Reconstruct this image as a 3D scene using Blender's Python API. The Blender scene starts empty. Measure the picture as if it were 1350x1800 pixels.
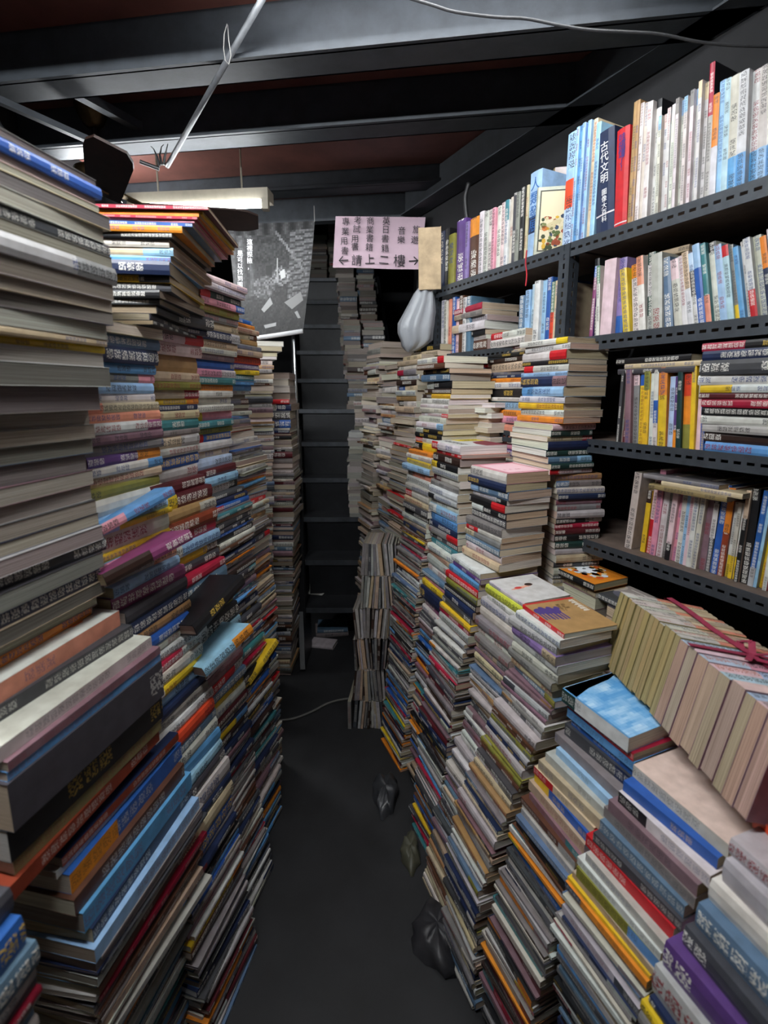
import bpy, math, random
from mathutils import Matrix, Vector
random.seed(7)
C = bpy.context.scene
COL = C.collection

# ------------------------------------------------------------------ camera, world, exposure
F, PITCH, CY, H = 850.0, math.radians(10), 840.0, 1.5      # focal length in pixels of the 1350x1800 frame, tilt, eye height
cp, sp = math.cos(PITCH), math.sin(PITCH)
cam = bpy.data.cameras.new('camera')
cam.sensor_fit = 'VERTICAL'; cam.sensor_height = 36.0; cam.lens = 36.0 * F / 1800
cam.shift_y = -(900 - CY) / 1800
cam.clip_start = 0.05
cam.dof.use_dof = True; cam.dof.focus_distance = 1.55; cam.dof.aperture_fstop = 3.2
cam_o = bpy.data.objects.new('camera', cam); COL.objects.link(cam_o)
cam_o.location = (0, 0, H); cam_o.rotation_euler = (math.pi / 2 - PITCH, 0, 0)
C.camera = cam_o
w = bpy.data.worlds.new('world'); C.world = w; w.use_nodes = True
w.node_tree.nodes['Background'].inputs[0].default_value = (0.55, 0.62, 0.75, 1)
w.node_tree.nodes['Background'].inputs[1].default_value = 0.008
C.view_settings.view_transform = 'Standard'; C.view_settings.look = 'None'
C.view_settings.gamma = 1.0; C.view_settings.use_curve_mapping = False
C.view_settings.exposure = 0.62
try:
    C.cycles.use_denoising = True
except Exception:
    pass
TUBE_NEAR, TUBE_FAR, TUBE_BACK = 50.0, 55.0, 250.0

# ------------------------------------------------------------------ geometry helpers
def ratio(py):
    v = (CY - py) / F
    return (-sp + v * cp) / (cp + v * sp), 1 / (cp + v * sp)
def at(px, py, Y):                        # point at depth Y seen at a photo pixel
    r, t = ratio(py)
    return Vector(((px - 675) / F * t * Y, Y, H + r * Y))
def at_z(px, py, z):
    r, t = ratio(py)
    Y = (z - H) / r
    return Vector(((px - 675) / F * t * Y, Y, z))
def py_of(Y, z):
    dz = z - H
    return CY - (sp * Y + cp * dz) / (cp * Y - sp * dz) * F
def x_of(px, Y, z):
    return (px - 675) / F * (cp * Y - sp * (z - H))

def srgb(h):
    h = h.lstrip('#')
    out = []
    for i in (0, 2, 4):
        c = int(h[i:i + 2], 16) / 255
        out.append(c / 12.92 if c <= .04045 else ((c + .055) / 1.055) ** 2.4)
    return tuple(out)

PAL = {
 'white': ('#d6d4d0', 'white'), 'offwhite': ('#c8c3ba', 'off-white'), 'cream': ('#cdbb9c', 'cream'), 'beige': ('#b9a38b', 'beige'), 'tan': ('#a98458', 'tan'),
 'grey': ('#85817f', 'grey'), 'lgrey': ('#b5b3b1', 'pale grey'), 'dgrey': ('#45454a', 'dark grey'), 'black': ('#1b1b1e', 'black'),
 'navy': ('#202c4c', 'navy'), 'blue': ('#2a5aa6', 'blue'), 'sky': ('#5f9bd0', 'sky-blue'), 'lblue': ('#98bfe0', 'light blue'), 'ice': ('#b4cbe0', 'icy blue'),
 'gblue': ('#5c7690', 'grey-blue'), 'red': ('#c01f28', 'red'), 'crim': ('#a51f3c', 'crimson'), 'maroon': ('#561d24', 'maroon'), 'rust': ('#8a3a22', 'rust'),
 'pink': ('#dd96a8', 'pink'), 'blush': ('#e2c6c8', 'blush'), 'salmon': ('#df9076', 'salmon'), 'mag': ('#86406a', 'magenta'), 'purple': ('#5a3c7c', 'purple'),
 'lilac': ('#8a76ad', 'lilac'), 'mauve': ('#84666f', 'mauve'), 'yellow': ('#e2bd2c', 'yellow'), 'lemon': ('#d6d24a', 'lemon'), 'orange': ('#e38a2b', 'orange'), 'vermil': ('#d9492a', 'vermilion'),
 'green': ('#3c6b4c', 'green'), 'dgreen': ('#1d3a36', 'dark green'), 'teal': ('#3c7d84', 'teal'), 'olive': ('#86843c', 'olive'), 'brown': ('#5b3b2b', 'brown'), 'dbrown': ('#33231d', 'dark brown'),
 'buff': ('#dac8bc', 'buff'), 'khaki': ('#8c7f55', 'khaki'),
}
def rgb(k): return srgb(PAL[k][0])
DARKS = {'black', 'navy', 'maroon', 'dgreen', 'dbrown', 'brown', 'purple', 'dgrey', 'blue', 'crim', 'green', 'teal', 'red', 'rust', 'gblue', 'mag'}

# ------------------------------------------------------------------ materials
def new_mat(name):
    m = bpy.data.materials.new(name); m.use_nodes = True
    return m, m.node_tree.nodes, m.node_tree.links, m.node_tree.nodes['Principled BSDF']
def simple(name, col, rough=.6, metal=0, noise=0.0, scale=20, bump=0.0, spec=.5, emit=0.0, ecol=None, alpha=None):
    m, N, L, b = new_mat(name)
    c = srgb(col) if isinstance(col, str) else col
    b.inputs['Base Color'].default_value = (*c, 1)
    b.inputs['Roughness'].default_value = rough; b.inputs['Metallic'].default_value = metal
    b.inputs['Specular IOR Level'].default_value = spec
    if noise or bump:
        tc = N.new('ShaderNodeTexCoord'); n = N.new('ShaderNodeTexNoise')
        n.inputs['Scale'].default_value = scale; n.inputs['Detail'].default_value = 8; n.inputs['Roughness'].default_value = .65
        L.new(tc.outputs['Object'], n.inputs['Vector'])
        if noise:
            r = N.new('ShaderNodeValToRGB')
            r.color_ramp.elements[0].position = .3; r.color_ramp.elements[1].position = .72
            r.color_ramp.elements[0].color = (*[max(0, x * (1 - noise)) for x in c], 1)
            r.color_ramp.elements[1].color = (*[min(1, x * (1 + noise)) for x in c], 1)
            L.new(n.outputs['Fac'], r.inputs['Fac']); L.new(r.outputs['Color'], b.inputs['Base Color'])
        if bump:
            bp = N.new('ShaderNodeBump'); bp.inputs['Strength'].default_value = bump; bp.inputs['Distance'].default_value = .004
            L.new(n.outputs['Fac'], bp.inputs['Height']); L.new(bp.outputs['Normal'], b.inputs['Normal'])
    if emit:
        b.inputs['Emission Color'].default_value = (*(ecol or c), 1); b.inputs['Emission Strength'].default_value = emit
    return m

def cover_material():                     # colour from the mesh, illegible printed marks along the spine
    m, N, L, b = new_mat('book_cover')
    col = N.new('ShaderNodeVertexColor'); col.layer_name = 'col'
    ink = N.new('ShaderNodeVertexColor'); ink.layer_name = 'ink'
    uv = N.new('ShaderNodeUVMap'); uv.uv_map = 'UVMap'
    sx = N.new('ShaderNodeSeparateXYZ'); L.new(uv.outputs[0], sx.inputs[0])
    def math_(op, a, b_=None, c_=None):
        n = N.new('ShaderNodeMath'); n.operation = op
        for i, v in enumerate((a, b_, c_)):
            if v is None: continue
            if isinstance(v, (int, float)): n.inputs[i].default_value = v
            else: L.new(v, n.inputs[i])
        return n.outputs[0]
    u, v = sx.outputs[0], sx.outputs[1]
    fu = math_('FRACT', u)
    in_u = math_('LESS_THAN', math_('ABSOLUTE', math_('SUBTRACT', fu, .5)), .42)
    in_v = math_('LESS_THAN', math_('ABSOLUTE', math_('SUBTRACT', v, .5)), .46)
    nz = N.new('ShaderNodeTexNoise'); nz.noise_dimensions = '2D'; nz.inputs['Scale'].default_value = 6.5; nz.inputs['Detail'].default_value = 1.5
    L.new(uv.outputs[0], nz.inputs['Vector'])
    st = math_('GREATER_THAN', nz.outputs['Fac'], .5)
    wn = N.new('ShaderNodeTexWhiteNoise'); wn.noise_dimensions = '1D'
    L.new(math_('FLOOR', math_('DIVIDE', u, 3.0)), wn.inputs['W'])
    blk = math_('GREATER_THAN', wn.outputs['Value'], .42)
    msk = math_('MULTIPLY', math_('MULTIPLY', in_u, in_v), math_('MULTIPLY', st, blk))
    msk = math_('MULTIPLY', msk, ink.outputs['Alpha'])
    mx = N.new('ShaderNodeMix'); mx.data_type = 'RGBA'
    L.new(msk, mx.inputs[0]); L.new(col.outputs['Color'], mx.inputs[6]); L.new(ink.outputs['Color'], mx.inputs[7])
    # rubbed, slightly dirty paper
    tc = N.new('ShaderNodeTexCoord'); n2 = N.new('ShaderNodeTexNoise'); n2.inputs['Scale'].default_value = 38; n2.inputs['Detail'].default_value = 6
    L.new(tc.outputs['Object'], n2.inputs['Vector'])
    rp = N.new('ShaderNodeValToRGB'); rp.color_ramp.elements[0].position = .32; rp.color_ramp.elements[1].position = .7
    rp.color_ramp.elements[0].color = (.72, .70, .68, 1); rp.color_ramp.elements[1].color = (1.02, 1.02, 1.02, 1)
    L.new(n2.outputs['Fac'], rp.inputs['Fac'])
    mu = N.new('ShaderNodeMix'); mu.data_type = 'RGBA'; mu.blend_type = 'MULTIPLY'; mu.inputs[0].default_value = .85
    L.new(mx.outputs[2], mu.inputs[6]); L.new(rp.outputs['Color'], mu.inputs[7])
    L.new(mu.outputs[2], b.inputs['Base Color'])
    b.inputs['Roughness'].default_value = .42; b.inputs['Specular IOR Level'].default_value = .4
    return m
def page_material():
    m, N, L, b = new_mat('page_edges')
    col = N.new('ShaderNodeVertexColor'); col.layer_name = 'col'
    uv = N.new('ShaderNodeUVMap'); uv.uv_map = 'UVMap'
    mp = N.new('ShaderNodeMapping'); mp.inputs['Scale'].default_value = (4, 900, 1)
    L.new(uv.outputs[0], mp.inputs['Vector'])
    nz = N.new('ShaderNodeTexNoise'); nz.noise_dimensions = '2D'; nz.inputs['Scale'].default_value = 1; nz.inputs['Detail'].default_value = 3
    L.new(mp.outputs[0], nz.inputs['Vector'])
    rp = N.new('ShaderNodeValToRGB'); rp.color_ramp.elements[0].position = .3; rp.color_ramp.elements[1].position = .66
    rp.color_ramp.elements[0].color = (.55, .53, .50, 1); rp.color_ramp.elements[1].color = (1.05, 1.05, 1.05, 1)
    L.new(nz.outputs['Fac'], rp.inputs['Fac'])
    mu = N.new('ShaderNodeMix'); mu.data_type = 'RGBA'; mu.blend_type = 'MULTIPLY'; mu.inputs[0].default_value = 1
    L.new(col.outputs['Color'], mu.inputs[6]); L.new(rp.outputs['Color'], mu.inputs[7]); L.new(mu.outputs[2], b.inputs['Base Color'])
    bp = N.new('ShaderNodeBump'); bp.inputs['Strength'].default_value = .4; bp.inputs['Distance'].default_value = .001
    L.new(nz.outputs['Fac'], bp.inputs['Height']); L.new(bp.outputs['Normal'], b.inputs['Normal'])
    b.inputs['Roughness'].default_value = .85; b.inputs['Specular IOR Level'].default_value = .15
    return m
def flat_print_material():
    m, N, L, b = new_mat('flat_print')
    col = N.new('ShaderNodeVertexColor'); col.layer_name = 'col'
    L.new(col.outputs['Color'], b.inputs['Base Color']); b.inputs['Roughness'].default_value = .5; b.inputs['Specular IOR Level'].default_value = .3
    return m
M_COVER, M_PAGE, M_PRINT = cover_material(), page_material(), flat_print_material()
M_STEEL = simple('dark_slotted_steel', '#3a3f45', .5, .3, .25, 30, .15)
M_DECK = simple('brown_fibreboard', '#5b4d45', .75, 0, .3, 25, .1)
M_BEAM = simple('grey_painted_beam', '#373b40', .6, .1, .28, 14, .2)
M_CEIL = simple('red_brown_boards', '#5e3830', .6, 0, .35, 5, .1)
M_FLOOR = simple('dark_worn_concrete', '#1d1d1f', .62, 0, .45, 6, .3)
M_WALL = simple('dim_grey_plaster', '#18181a', .85, 0, .3, 8, .2)
M_STAIR = simple('black_steel_plate', '#1e1f22', .45, .2, .4, 12, .2)
M_CHROME = simple('worn_chrome', '#b9bbbd', .25, 1, .2, 30)
M_BRASS = simple('old_brass', '#5a4a33', .42, 1, .25, 25)
M_BLADE = simple('dark_walnut_blade', '#2b1a13', .6, 0, .35, 30)
M_WHITEMETAL = simple('cream_enamel', '#857e70', .45, 0, .12, 25)
M_RUBBER = simple('black_rubber', '#141416', .5)
M_CORD = simple('grey_cord', '#5a5855', .7, 0, .2, 60)
M_INK = simple('black_ink', '#17151a', .7)
M_INKW = simple('white_print', '#e9e9ea', .6)
M_PINKP = simple('pink_paper', '#d5b9c6', .8, 0, .06, 10)
M_CARD = simple('old_cardboard', '#b59f80', .85, 0, .3, 14, .1)
M_RIBBON = simple('crimson_ribbon', '#8e2a44', .55, 0, .2, 60)
M_STRING = simple('plastic_string', '#2a2523', .5)
M_WOOD = simple('table_wood', '#4c3a2c', .7, 0, .3, 15)
M_WIRE = simple('white_wire', '#8a8884', .55)
def bag_material(name, col, a):
    m, N, L, b = new_mat(name)
    b.inputs['Base Color'].default_value = (*srgb(col), 1); b.inputs['Roughness'].default_value = .35
    b.inputs['Alpha'].default_value = a
    tc = N.new('ShaderNodeTexCoord'); n = N.new('ShaderNodeTexNoise'); n.inputs['Scale'].default_value = 26; n.inputs['Detail'].default_value = 5
    bp = N.new('ShaderNodeBump'); bp.inputs['Strength'].default_value = .6; bp.inputs['Distance'].default_value = .006
    L.new(tc.outputs['Object'], n.inputs['Vector']); L.new(n.outputs['Fac'], bp.inputs['Height']); L.new(bp.outputs['Normal'], b.inputs['Normal'])
    return m
M_BAG = bag_material('white_plastic_film', '#9c9fa4', .88)
M_BAGD = bag_material('smoky_plastic_film', '#36373a', .9)

# ------------------------------------------------------------------ mesh builder
class MB:
    def __init__(s): s.v, s.f, s.m, s.c, s.k, s.u = [], [], [], [], [], []
    def face(s, pts, mat=0, col=(1, 1, 1), ink=(0, 0, 0, 0), uv=None):
        i = len(s.v); s.v.extend([tuple(p) for p in pts]); n = len(pts)
        s.f.append(tuple(range(i, i + n))); s.m.append(mat)
        s.c.append(col); s.k.append(ink); s.u.append(uv or [(0, 0)] * n)
    def box(s, a, b, mat=0, col=(1, 1, 1), M=None, uvz=False):
        x0, y0, z0 = a; x1, y1, z1 = b
        q = [((x0, y0, z1), (x1, y0, z1), (x1, y1, z1), (x0, y1, z1)), ((x0, y1, z0), (x1, y1, z0), (x1, y0, z0), (x0, y0, z0)),
             ((x0, y0, z0), (x1, y0, z0), (x1, y0, z1), (x0, y0, z1)), ((x1, y1, z0), (x0, y1, z0), (x0, y1, z1), (x1, y1, z1)),
             ((x0, y1, z0), (x0, y0, z0), (x0, y0, z1), (x0, y1, z1)), ((x1, y0, z0), (x1, y1, z0), (x1, y1, z1), (x1, y0, z1))]
        o = random.random() * 9
        for p in q:
            uv = [((P[0] + P[1]), P[2] + o) for P in p] if uvz else None
            if M is not None: p = [M @ Vector(P) for P in p]
            s.face(p, mat, col, (0, 0, 0, 0), uv)
    def bar(s, p, q, w, h=None, mat=0, up=(0, 0, 1), col=(1, 1, 1)):   # square bar from p to q
        p, q = Vector(p), Vector(q); d = q - p; L = d.length; d.normalize()
        up = Vector(up); sd = d.cross(up)
        if sd.length < 1e-4: sd = d.cross(Vector((0, 1, 0)))
        sd.normalize(); u2 = sd.cross(d)
        M = Matrix((d, sd, u2)).transposed().to_4x4(); M.translation = p
        h = w if h is None else h
        s.box((0, -w / 2, -h / 2), (L, w / 2, h / 2), mat, col, M)
    def tube(s, pts, r, n=8, mat=0, caps=True, col=(1, 1, 1)):
        pts = [Vector(p) for p in pts]; rings = []
        ref = Vector((0.13, 0.27, 0.95))
        for i, p in enumerate(pts):
            d = (pts[min(i + 1, len(pts) - 1)] - pts[max(i - 1, 0)]).normalized()
            a = d.cross(ref).normalized(); b = d.cross(a)
            rr = r[i] if isinstance(r, (list, tuple)) else r
            rings.append([p + (a * math.cos(2 * math.pi * k / n) + b * math.sin(2 * math.pi * k / n)) * rr for k in range(n)])
        for A, B in zip(rings, rings[1:]):
            for k in range(n):
                s.face((A[k], A[(k + 1) % n], B[(k + 1) % n], B[k]), mat, col)
        if caps:
            s.face(rings[0][::-1], mat, col); s.face(rings[-1], mat, col)
    def lathe(s, prof, M, n=20, mat=0):
        rings = [[M @ Vector((r * math.cos(2 * math.pi * k / n), r * math.sin(2 * math.pi * k / n), z)) for k in range(n)] for r, z in prof]
        for A, B in zip(rings, rings[1:]):
            for k in range(n): s.face((A[k], A[(k + 1) % n], B[(k + 1) % n], B[k]), mat)
    def build(s, name, mats, parent=None, loc=None, smooth=False, weld=False):
        me = bpy.data.meshes.new(name); me.from_pydata(s.v, [], s.f)
        for m in (mats if isinstance(mats, (list, tuple)) else [mats]): me.materials.append(m)
        me.polygons.foreach_set('material_index', s.m)
        uvl = me.uv_layers.new(name='UVMap'); uvl.data.foreach_set('uv', [x for u in s.u for p in u for x in p])
        ca = me.color_attributes.new('col', 'FLOAT_COLOR', 'CORNER'); ka = me.color_attributes.new('ink', 'FLOAT_COLOR', 'CORNER')
        cc, kk = [], []
        for f, c, k in zip(s.f, s.c, s.k):
            for _ in f: cc.extend((*c, 1.0)); kk.extend(k)
        ca.data.foreach_set('color', cc); ka.data.foreach_set('color', kk)
        if weld or smooth:
            import bmesh
            bm = bmesh.new(); bm.from_mesh(me); bmesh.ops.remove_doubles(bm, verts=bm.verts, dist=1e-5)
            bmesh.ops.recalc_face_normals(bm, faces=bm.faces); bm.to_mesh(me); bm.free()
        if smooth:
            me.polygons.foreach_set('use_smooth', [True] * len(me.polygons))
        me.update()
        o = bpy.data.objects.new(name, me); COL.objects.link(o)
        if parent is not None: o.parent = parent
        if loc is not None: o.location = loc
        return o
def tag(o, label=None, cat=None, group=None, kind=None):
    for k, v in (('label', label), ('category', cat), ('group', group), ('kind', kind)):
        if v: o[k] = v
    return o
def empty(name, M=None):
    o = bpy.data.objects.new(name, None); COL.objects.link(o); o.empty_display_size = .05
    if M is not None: o.matrix_world = M
    return o
def struct(name, mb, mat, **k): return tag(mb.build(name, mat, **k), kind='structure')
def recol(c, j=.06):
    return tuple(max(0, min(1, x * (1 + random.uniform(-j, j)))) for x in c)
def frame(origin, ex, ey, ez):
    M = Matrix((Vector(ex), Vector(ey), Vector(ez))).transposed().to_4x4(); M.translation = Vector(origin); return M

# ------------------------------------------------------------------ books
PAGES = ['#d9cebe', '#cbb9a0', '#e2ddd2', '#bda98f', '#d3c4ad', '#b0a398', '#e8e4dc']
def add_cover(mb, L, W, T, key, bands=(), hard=False, mag=False, M=None, top=None, inkc=None):
    """covers and spine: x runs along the spine (0..L), y away from it (0..W), z is the thickness"""
    tc = .0024 if hard else (.0005 if mag else .0008)
    tc = min(tc, T * .2)
    base = recol(rgb(key)); X = (lambda p: M @ Vector(p)) if M is not None else (lambda p: p)
    cov = recol(rgb(top)) if top else base
    ink = inkc or ((.82, .8, .74) if key in DARKS else random.choice([(.03, .03, .035), (.03, .03, .035), (.25, .02, .03), (.03, .06, .2)]))
    if inkc is None and key in ('red', 'blue', 'navy', 'black') and random.random() < .3: ink = srgb('#e0bb50')
    ys = .0 if not hard else .001
    mb.box((0, ys, T - tc), (L, W, T), 0, cov, M); mb.box((0, ys, 0), (L, W, tc), 0, cov, M)
    # spine: split along its length where the printed bands change, rounded across the thickness
    cuts = [0.0]; cols = []
    segs = bands or [(1.0, key)]
    for fr, k in segs:
        cuts.append(min(1, cuts[-1] + fr)); cols.append((k, base if k == key else recol(rgb(k))))
    cuts[-1] = 1.0
    bulge = 0 if (mag or T < .009) else min(.003, T * .12)
    prof = [(0, 0), (-bulge, .3), (-bulge, .7), (0, 1)] if bulge else [(0, 0), (0, 1)]
    cell = T * .62; off = random.randint(0, 4000) * 3
    for (a, b), (k, c) in zip(zip(cuts, cuts[1:]), cols):
        ik = ink if k == key else ((.85, .83, .78) if k in DARKS else (.03, .03, .03))
        al = ink[3] if len(ink) > 3 else (.45 if (mag or T < .007) else .9); ik = ik[:3]
        for (y0, v0), (y1, v1) in zip(prof, prof[1:]):
            q = [(a * L, y0, v0 * T), (b * L, y0, v0 * T), (b * L, y1, v1 * T), (a * L, y1, v1 * T)]
            uv = [(a * L / cell + off, (v0 - .5) / .62 + .5), (b * L / cell + off, (v0 - .5) / .62 + .5), (b * L / cell + off, (v1 - .5) / .62 + .5), (a * L / cell + off, (v1 - .5) / .62 + .5)]
            mb.face([X(p) for p in q], 0, c, (*ik, al), uv)
            if hard:
                mb.face([X((p[0], p[1] + .0025, p[2])) for p in q[::-1]], 0, c)
        if bulge and a == 0: mb.face([X((0, y, v * T)) for y, v in prof[::-1]], 0, c)
        if bulge and b == 1: mb.face([X((L, y, v * T)) for y, v in prof], 0, c)
def add_pages(mb, L, W, T, pk, hard=False, mag=False, M=None, mat=0):
    tc = min(.0024 if hard else (.0005 if mag else .0008), T * .2)
    ov = .0025 if hard else 0.0004
    z0, z1 = tc, T - tc
    c = recol(srgb(pk), .08)
    # block with a slightly hollow fore-edge, every side with its own fine sheet lines
    mb.box((ov, .0006, z0), (L - ov, W - ov - random.uniform(0, .0012), z1), mat, c, M, uvz=True)

COUNT = {}
PENDING = []
def seen_area(M, L, W, T):
    """rough share of the frame that the sides of a book take"""
    a = 0.0; cam_p = Vector((0, 0, H))
    for q in (((0, 0, 0), (L, 0, 0), (L, 0, T), (0, 0, T)), ((0, W, 0), (0, W, T), (L, W, T), (L, W, 0)), ((0, 0, 0), (0, 0, T), (0, W, T), (0, W, 0)), ((L, 0, 0), (L, W, 0), (L, W, T), (L, 0, T))):
        p = [M @ Vector(v) for v in q]
        n = (p[1] - p[0]).cross(p[2] - p[0])
        if n.dot(cam_p - p[0]) <= 0 : continue
        s = []
        for v in p:
            dz = v.z - H; d = max(.05, cp * v.y - sp * dz)
            s.append((min(1350, max(0, 675 + F * v.x / d)), min(1800, max(0, CY - (sp * v.y + cp * dz) / d * F))))
        a += abs(sum(s[i][0] * s[(i + 1) % 4][1] - s[(i + 1) % 4][0] * s[i][1] for i in range(4))) / 2
    return a
def flush_books(limit_books, limit_mags):
    PENDING.sort(key=lambda r: -r[0]); n = {True: limit_mags, False: limit_books}
    for a, M, L, W, T, key, bands, hard, mag, top, pk, label, group, nm, inkc in PENDING:
        if n[mag] > 0 and a > 60:
            n[mag] -= 1; make_book(M, L, W, T, key, bands, hard, mag, top, pk, label, group, nm, False, inkc, True)
        else: make_book(M, L, W, T, key, bands, hard, mag, top, pk, stuff=True)
STUFF = MB()
def make_book(M, L, W, T, key, bands=(), hard=False, mag=False, top=None, pk=None, label=None, group=None, name=None, stuff=False, inkc=None, force=False):
    pk = pk or random.choice(PAGES)
    if stuff:
        add_cover(STUFF, L, W, T, key, bands, hard, mag, M, top); add_pages(STUFF, L, W, T, pk, hard, mag, M, 1)
        return None
    nm = name or ('magazine' if mag else ('hardcover_book' if hard else 'paperback_book'))
    if not force:
        PENDING.append((seen_area(M, L, W, T), M.copy(), L, W, T, key, bands, hard, mag, top, pk, label, group, nm, inkc)); return None
    e = empty(nm, M); tag(e, label, 'magazine' if mag else 'book', group)
    a = MB(); add_cover(a, L, W, T, key, bands, hard, mag, None, top, inkc); a.build('cover', M_COVER, e)
    b = MB(); add_pages(b, L, W, T, pk, hard, mag); b.build('page_block', M_PAGE, e)
    COUNT[nm] = COUNT.get(nm, 0) + 1
    return e

ORD_ = ['top', 'second', 'third', 'fourth', 'fifth', 'sixth', 'seventh', 'eighth', 'ninth', 'tenth', 'eleventh', 'twelfth', 'thirteenth', 'fourteenth', 'fifteenth',
       'sixteenth', 'seventeenth', 'eighteenth', 'nineteenth', 'twentieth', 'twenty-first', 'twenty-second', 'twenty-third', 'twenty-fourth', 'twenty-fifth', 'twenty-sixth',
       'twenty-seventh', 'twenty-eighth', 'twenty-ninth', 'thirtieth', 'thirty-first', 'thirty-second', 'thirty-third', 'thirty-fourth', 'thirty-fifth', 'thirty-sixth']
_U = 'first second third fourth fifth sixth seventh eighth ninth'.split()
ORD = ORD_[:29] + [a + '-' + b if b else c for a, c in (('thirty', 'thirtieth'), ('forty', 'fortieth'), ('fifty', 'fiftieth'), ('sixty', 'sixtieth')) for b in [''] + _U]
FILL_BRIGHT = 'white white offwhite cream lgrey grey beige blue sky lblue red salmon pink yellow orange navy black teal green mauve purple maroon tan'.split()
FILL_PAPER = 'offwhite lgrey grey beige cream grey dgrey lgrey tan mauve gblue white brown'.split()
FILL_MAG = 'offwhite white lgrey grey grey dgrey dgrey dgrey black black navy gblue lgrey offwhite beige grey dbrown mauve maroon dgrey navy blue sky yellow crim orange teal brown grey lgrey'.split()

def place(o, ang, side, L, W, T, z, ori, dx=0, dy=0, yaw=0.0, ref=0.0):
    """matrix of a book lying flat. o: reference corner of the stack, ang: heading of its aisle face in degrees, side -1: body to the right of that heading, +1: to the left.
    ori 0 spine on the aisle face, 1 pages there, 2 spine on the end face nearest the viewer, 3 spine on the far end"""
    t = math.radians(ang + yaw)
    e = Vector((math.cos(t), math.sin(t), 0)); n = Vector((-math.sin(t), math.cos(t), 0)) * side
    base = Vector((o[0], o[1], 0)) + e * (dx - ref * L) + n * dy
    if ori in (2, 3): base = Vector((o[0], o[1], 0)) + e * (dx - ref * W) + n * dy
    up = Vector((0, 0, 1))
    def mk(org, ex, ey):
        ez = ex.cross(ey)
        if ez.z > 0: return frame(org + up * z, ex, ey, ez)
        return frame(org + up * (z + T), ex, ey, ez)
    if ori == 0: return mk(base, e, n)
    if ori == 1: return mk(base + e * L + n * W, -e, -n)
    if ori == 2: return mk(base, n, e)
    return mk(base + n * L + e * W, -n, -e)

def parse(tok):
    """'1white/red@12' -> orientation 1 (default 0), colour, end label, pixels; trailing h hardcover"""
    a, px = tok.split('@'); ori = None; hard = False
    if a[0].isdigit(): ori = int(a[0]); a = a[1:]
    if a.endswith('!'): hard = True; a = a[:-1]
    top = None
    if '^' in a: a, top = a.split('^')
    cs = a.split('/')
    return ori, cs[0], cs[1:], float(px), hard, top
def polyx(poly, y):
    if y <= poly[0][1]: return poly[0][0]
    for (x0, y0), (x1, y1) in zip(poly, poly[1:]):
        if y <= y1: return x0 + (x1 - x0) * (y - y0) / max(1e-6, y1 - y0)
    return poly[-1][0]

def cover_print(e, polys, z, mat=None):
    """flat printed shapes on a cover: (colour, [(x, y) ...]) in the book's own metres"""
    m = MB(); up = (e.matrix_basis.to_3x3() @ Vector((0, 0, 1))).z > -.5
    for i, (c, p) in enumerate(polys):
        zz_ = z + .0002 + min(i, 40) * .00002 if up else -.0002 - min(i, 40) * .00002
        m.face([(x, y, zz_) for x, y in (p if up else p[::-1])], 0, srgb(c))
    return m.build('cover_print', mat or M_PRINT, e)
def ell(cx, cy, rx, ry, n=14, a0=0): return [(cx + rx * math.cos(a0 + 2 * math.pi * k / n), cy + ry * math.sin(a0 + 2 * math.pi * k / n)) for k in range(n)]
def stack(desc, poly, Y, ang, side, L, W, books='', fill=None, zb=0.0, ori=0, ref=0.0, mag=False, jit=1.0, tmin=.01, tmax=.03, hero_fill=0, pages=None, seed=None, fori=None, group=None, ybot=None, noun=None, printed=None):
    """a pile: poly is the visible corner from top to bottom as photo pixels at depth Y; listed books are individuals, the fill below them joins the piled stock"""
    if seed is not None: random.seed(seed)
    y = poly[0][1]
    z = at(poly[0][0], y, Y).z
    i = 0
    items = [parse(t) for t in books.split()]
    tot = 0
    out = []
    while True:
        hero = i < len(items)
        if hero:
            o_, key, bands, dpx, hard, top = items[i]
            y2 = y + dpx; zn = at(675, y2, Y).z; T = z - zn
        else:
            if fill is None or z - zb < tmin * .8: break
            T = random.uniform(tmin, tmax) * (1 if random.random() < .75 else .6)
            T = min(T, z - zb); zn = z - T
            if zn - zb < tmin * .6: T = z - zb; zn = zb
            y2 = py_of(Y, zn)
            o_, key, bands, hard, top = None, random.choice(fill), [], random.random() < .08, None
            if random.random() < .3: bands = [random.choice(fill)]
        if zn < zb - .001 and not hero: break
        o_ = ori if o_ is None else o_
        if not hero and fori: o_ = random.choice(fori)
        px = polyx(poly, (y + y2) / 2)
        x = x_of(px, Y, (z + zn) / 2)
        l = L * random.uniform(.94, 1.03); wd = W * random.uniform(.93, 1.04)
        if mag and not hero: hard = False
        bs = ()
        if bands:
            f = random.choice([.22, .28, .35])
            bs = ((f, bands[0]), (1 - f, key)) if random.random() < .5 else ((1 - f, key), (f, bands[0]))
            if len(bands) > 1: bs = ((.3, bands[0]), (.45, key), (.25, bands[1]))
        M = place((x, Y), ang, side, l, wd, T, zn, o_, random.uniform(-.006, .006) * jit, random.uniform(-.006, .006) * jit, random.gauss(0, 1.6) * jit, ref)
        is_hero = hero or i < len(items) + hero_fill
        lab = None
        if is_hero:
            fmt = noun or ('magazine' if mag else ('hardcover' if hard else 'paperback'))
            look = PAL[key][1] + ' ' + fmt
            if bands and not o_ in (1, 3): look += ' with ' + PAL[bands[0]][1] + ' label'
            lab = look + (', on top of ' if i == 0 else ', ' + ORD[i] + ' down in ') + desc
        e_ = make_book(M, l, wd, T, key, bs, hard, mag, top, pages and random.choice(pages), lab, group or desc_group(desc), None, not is_hero, None, printed is not None and i == 0)
        if printed is not None and i == 0: cover_print(e_, printed(l, wd), T)
        z, y = zn, y2; i += 1
        out.append((x, zn))
        if ybot and y > ybot: break
        if i > 200: break
    return z
def desc_group(d): return 'books in ' + d

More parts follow.
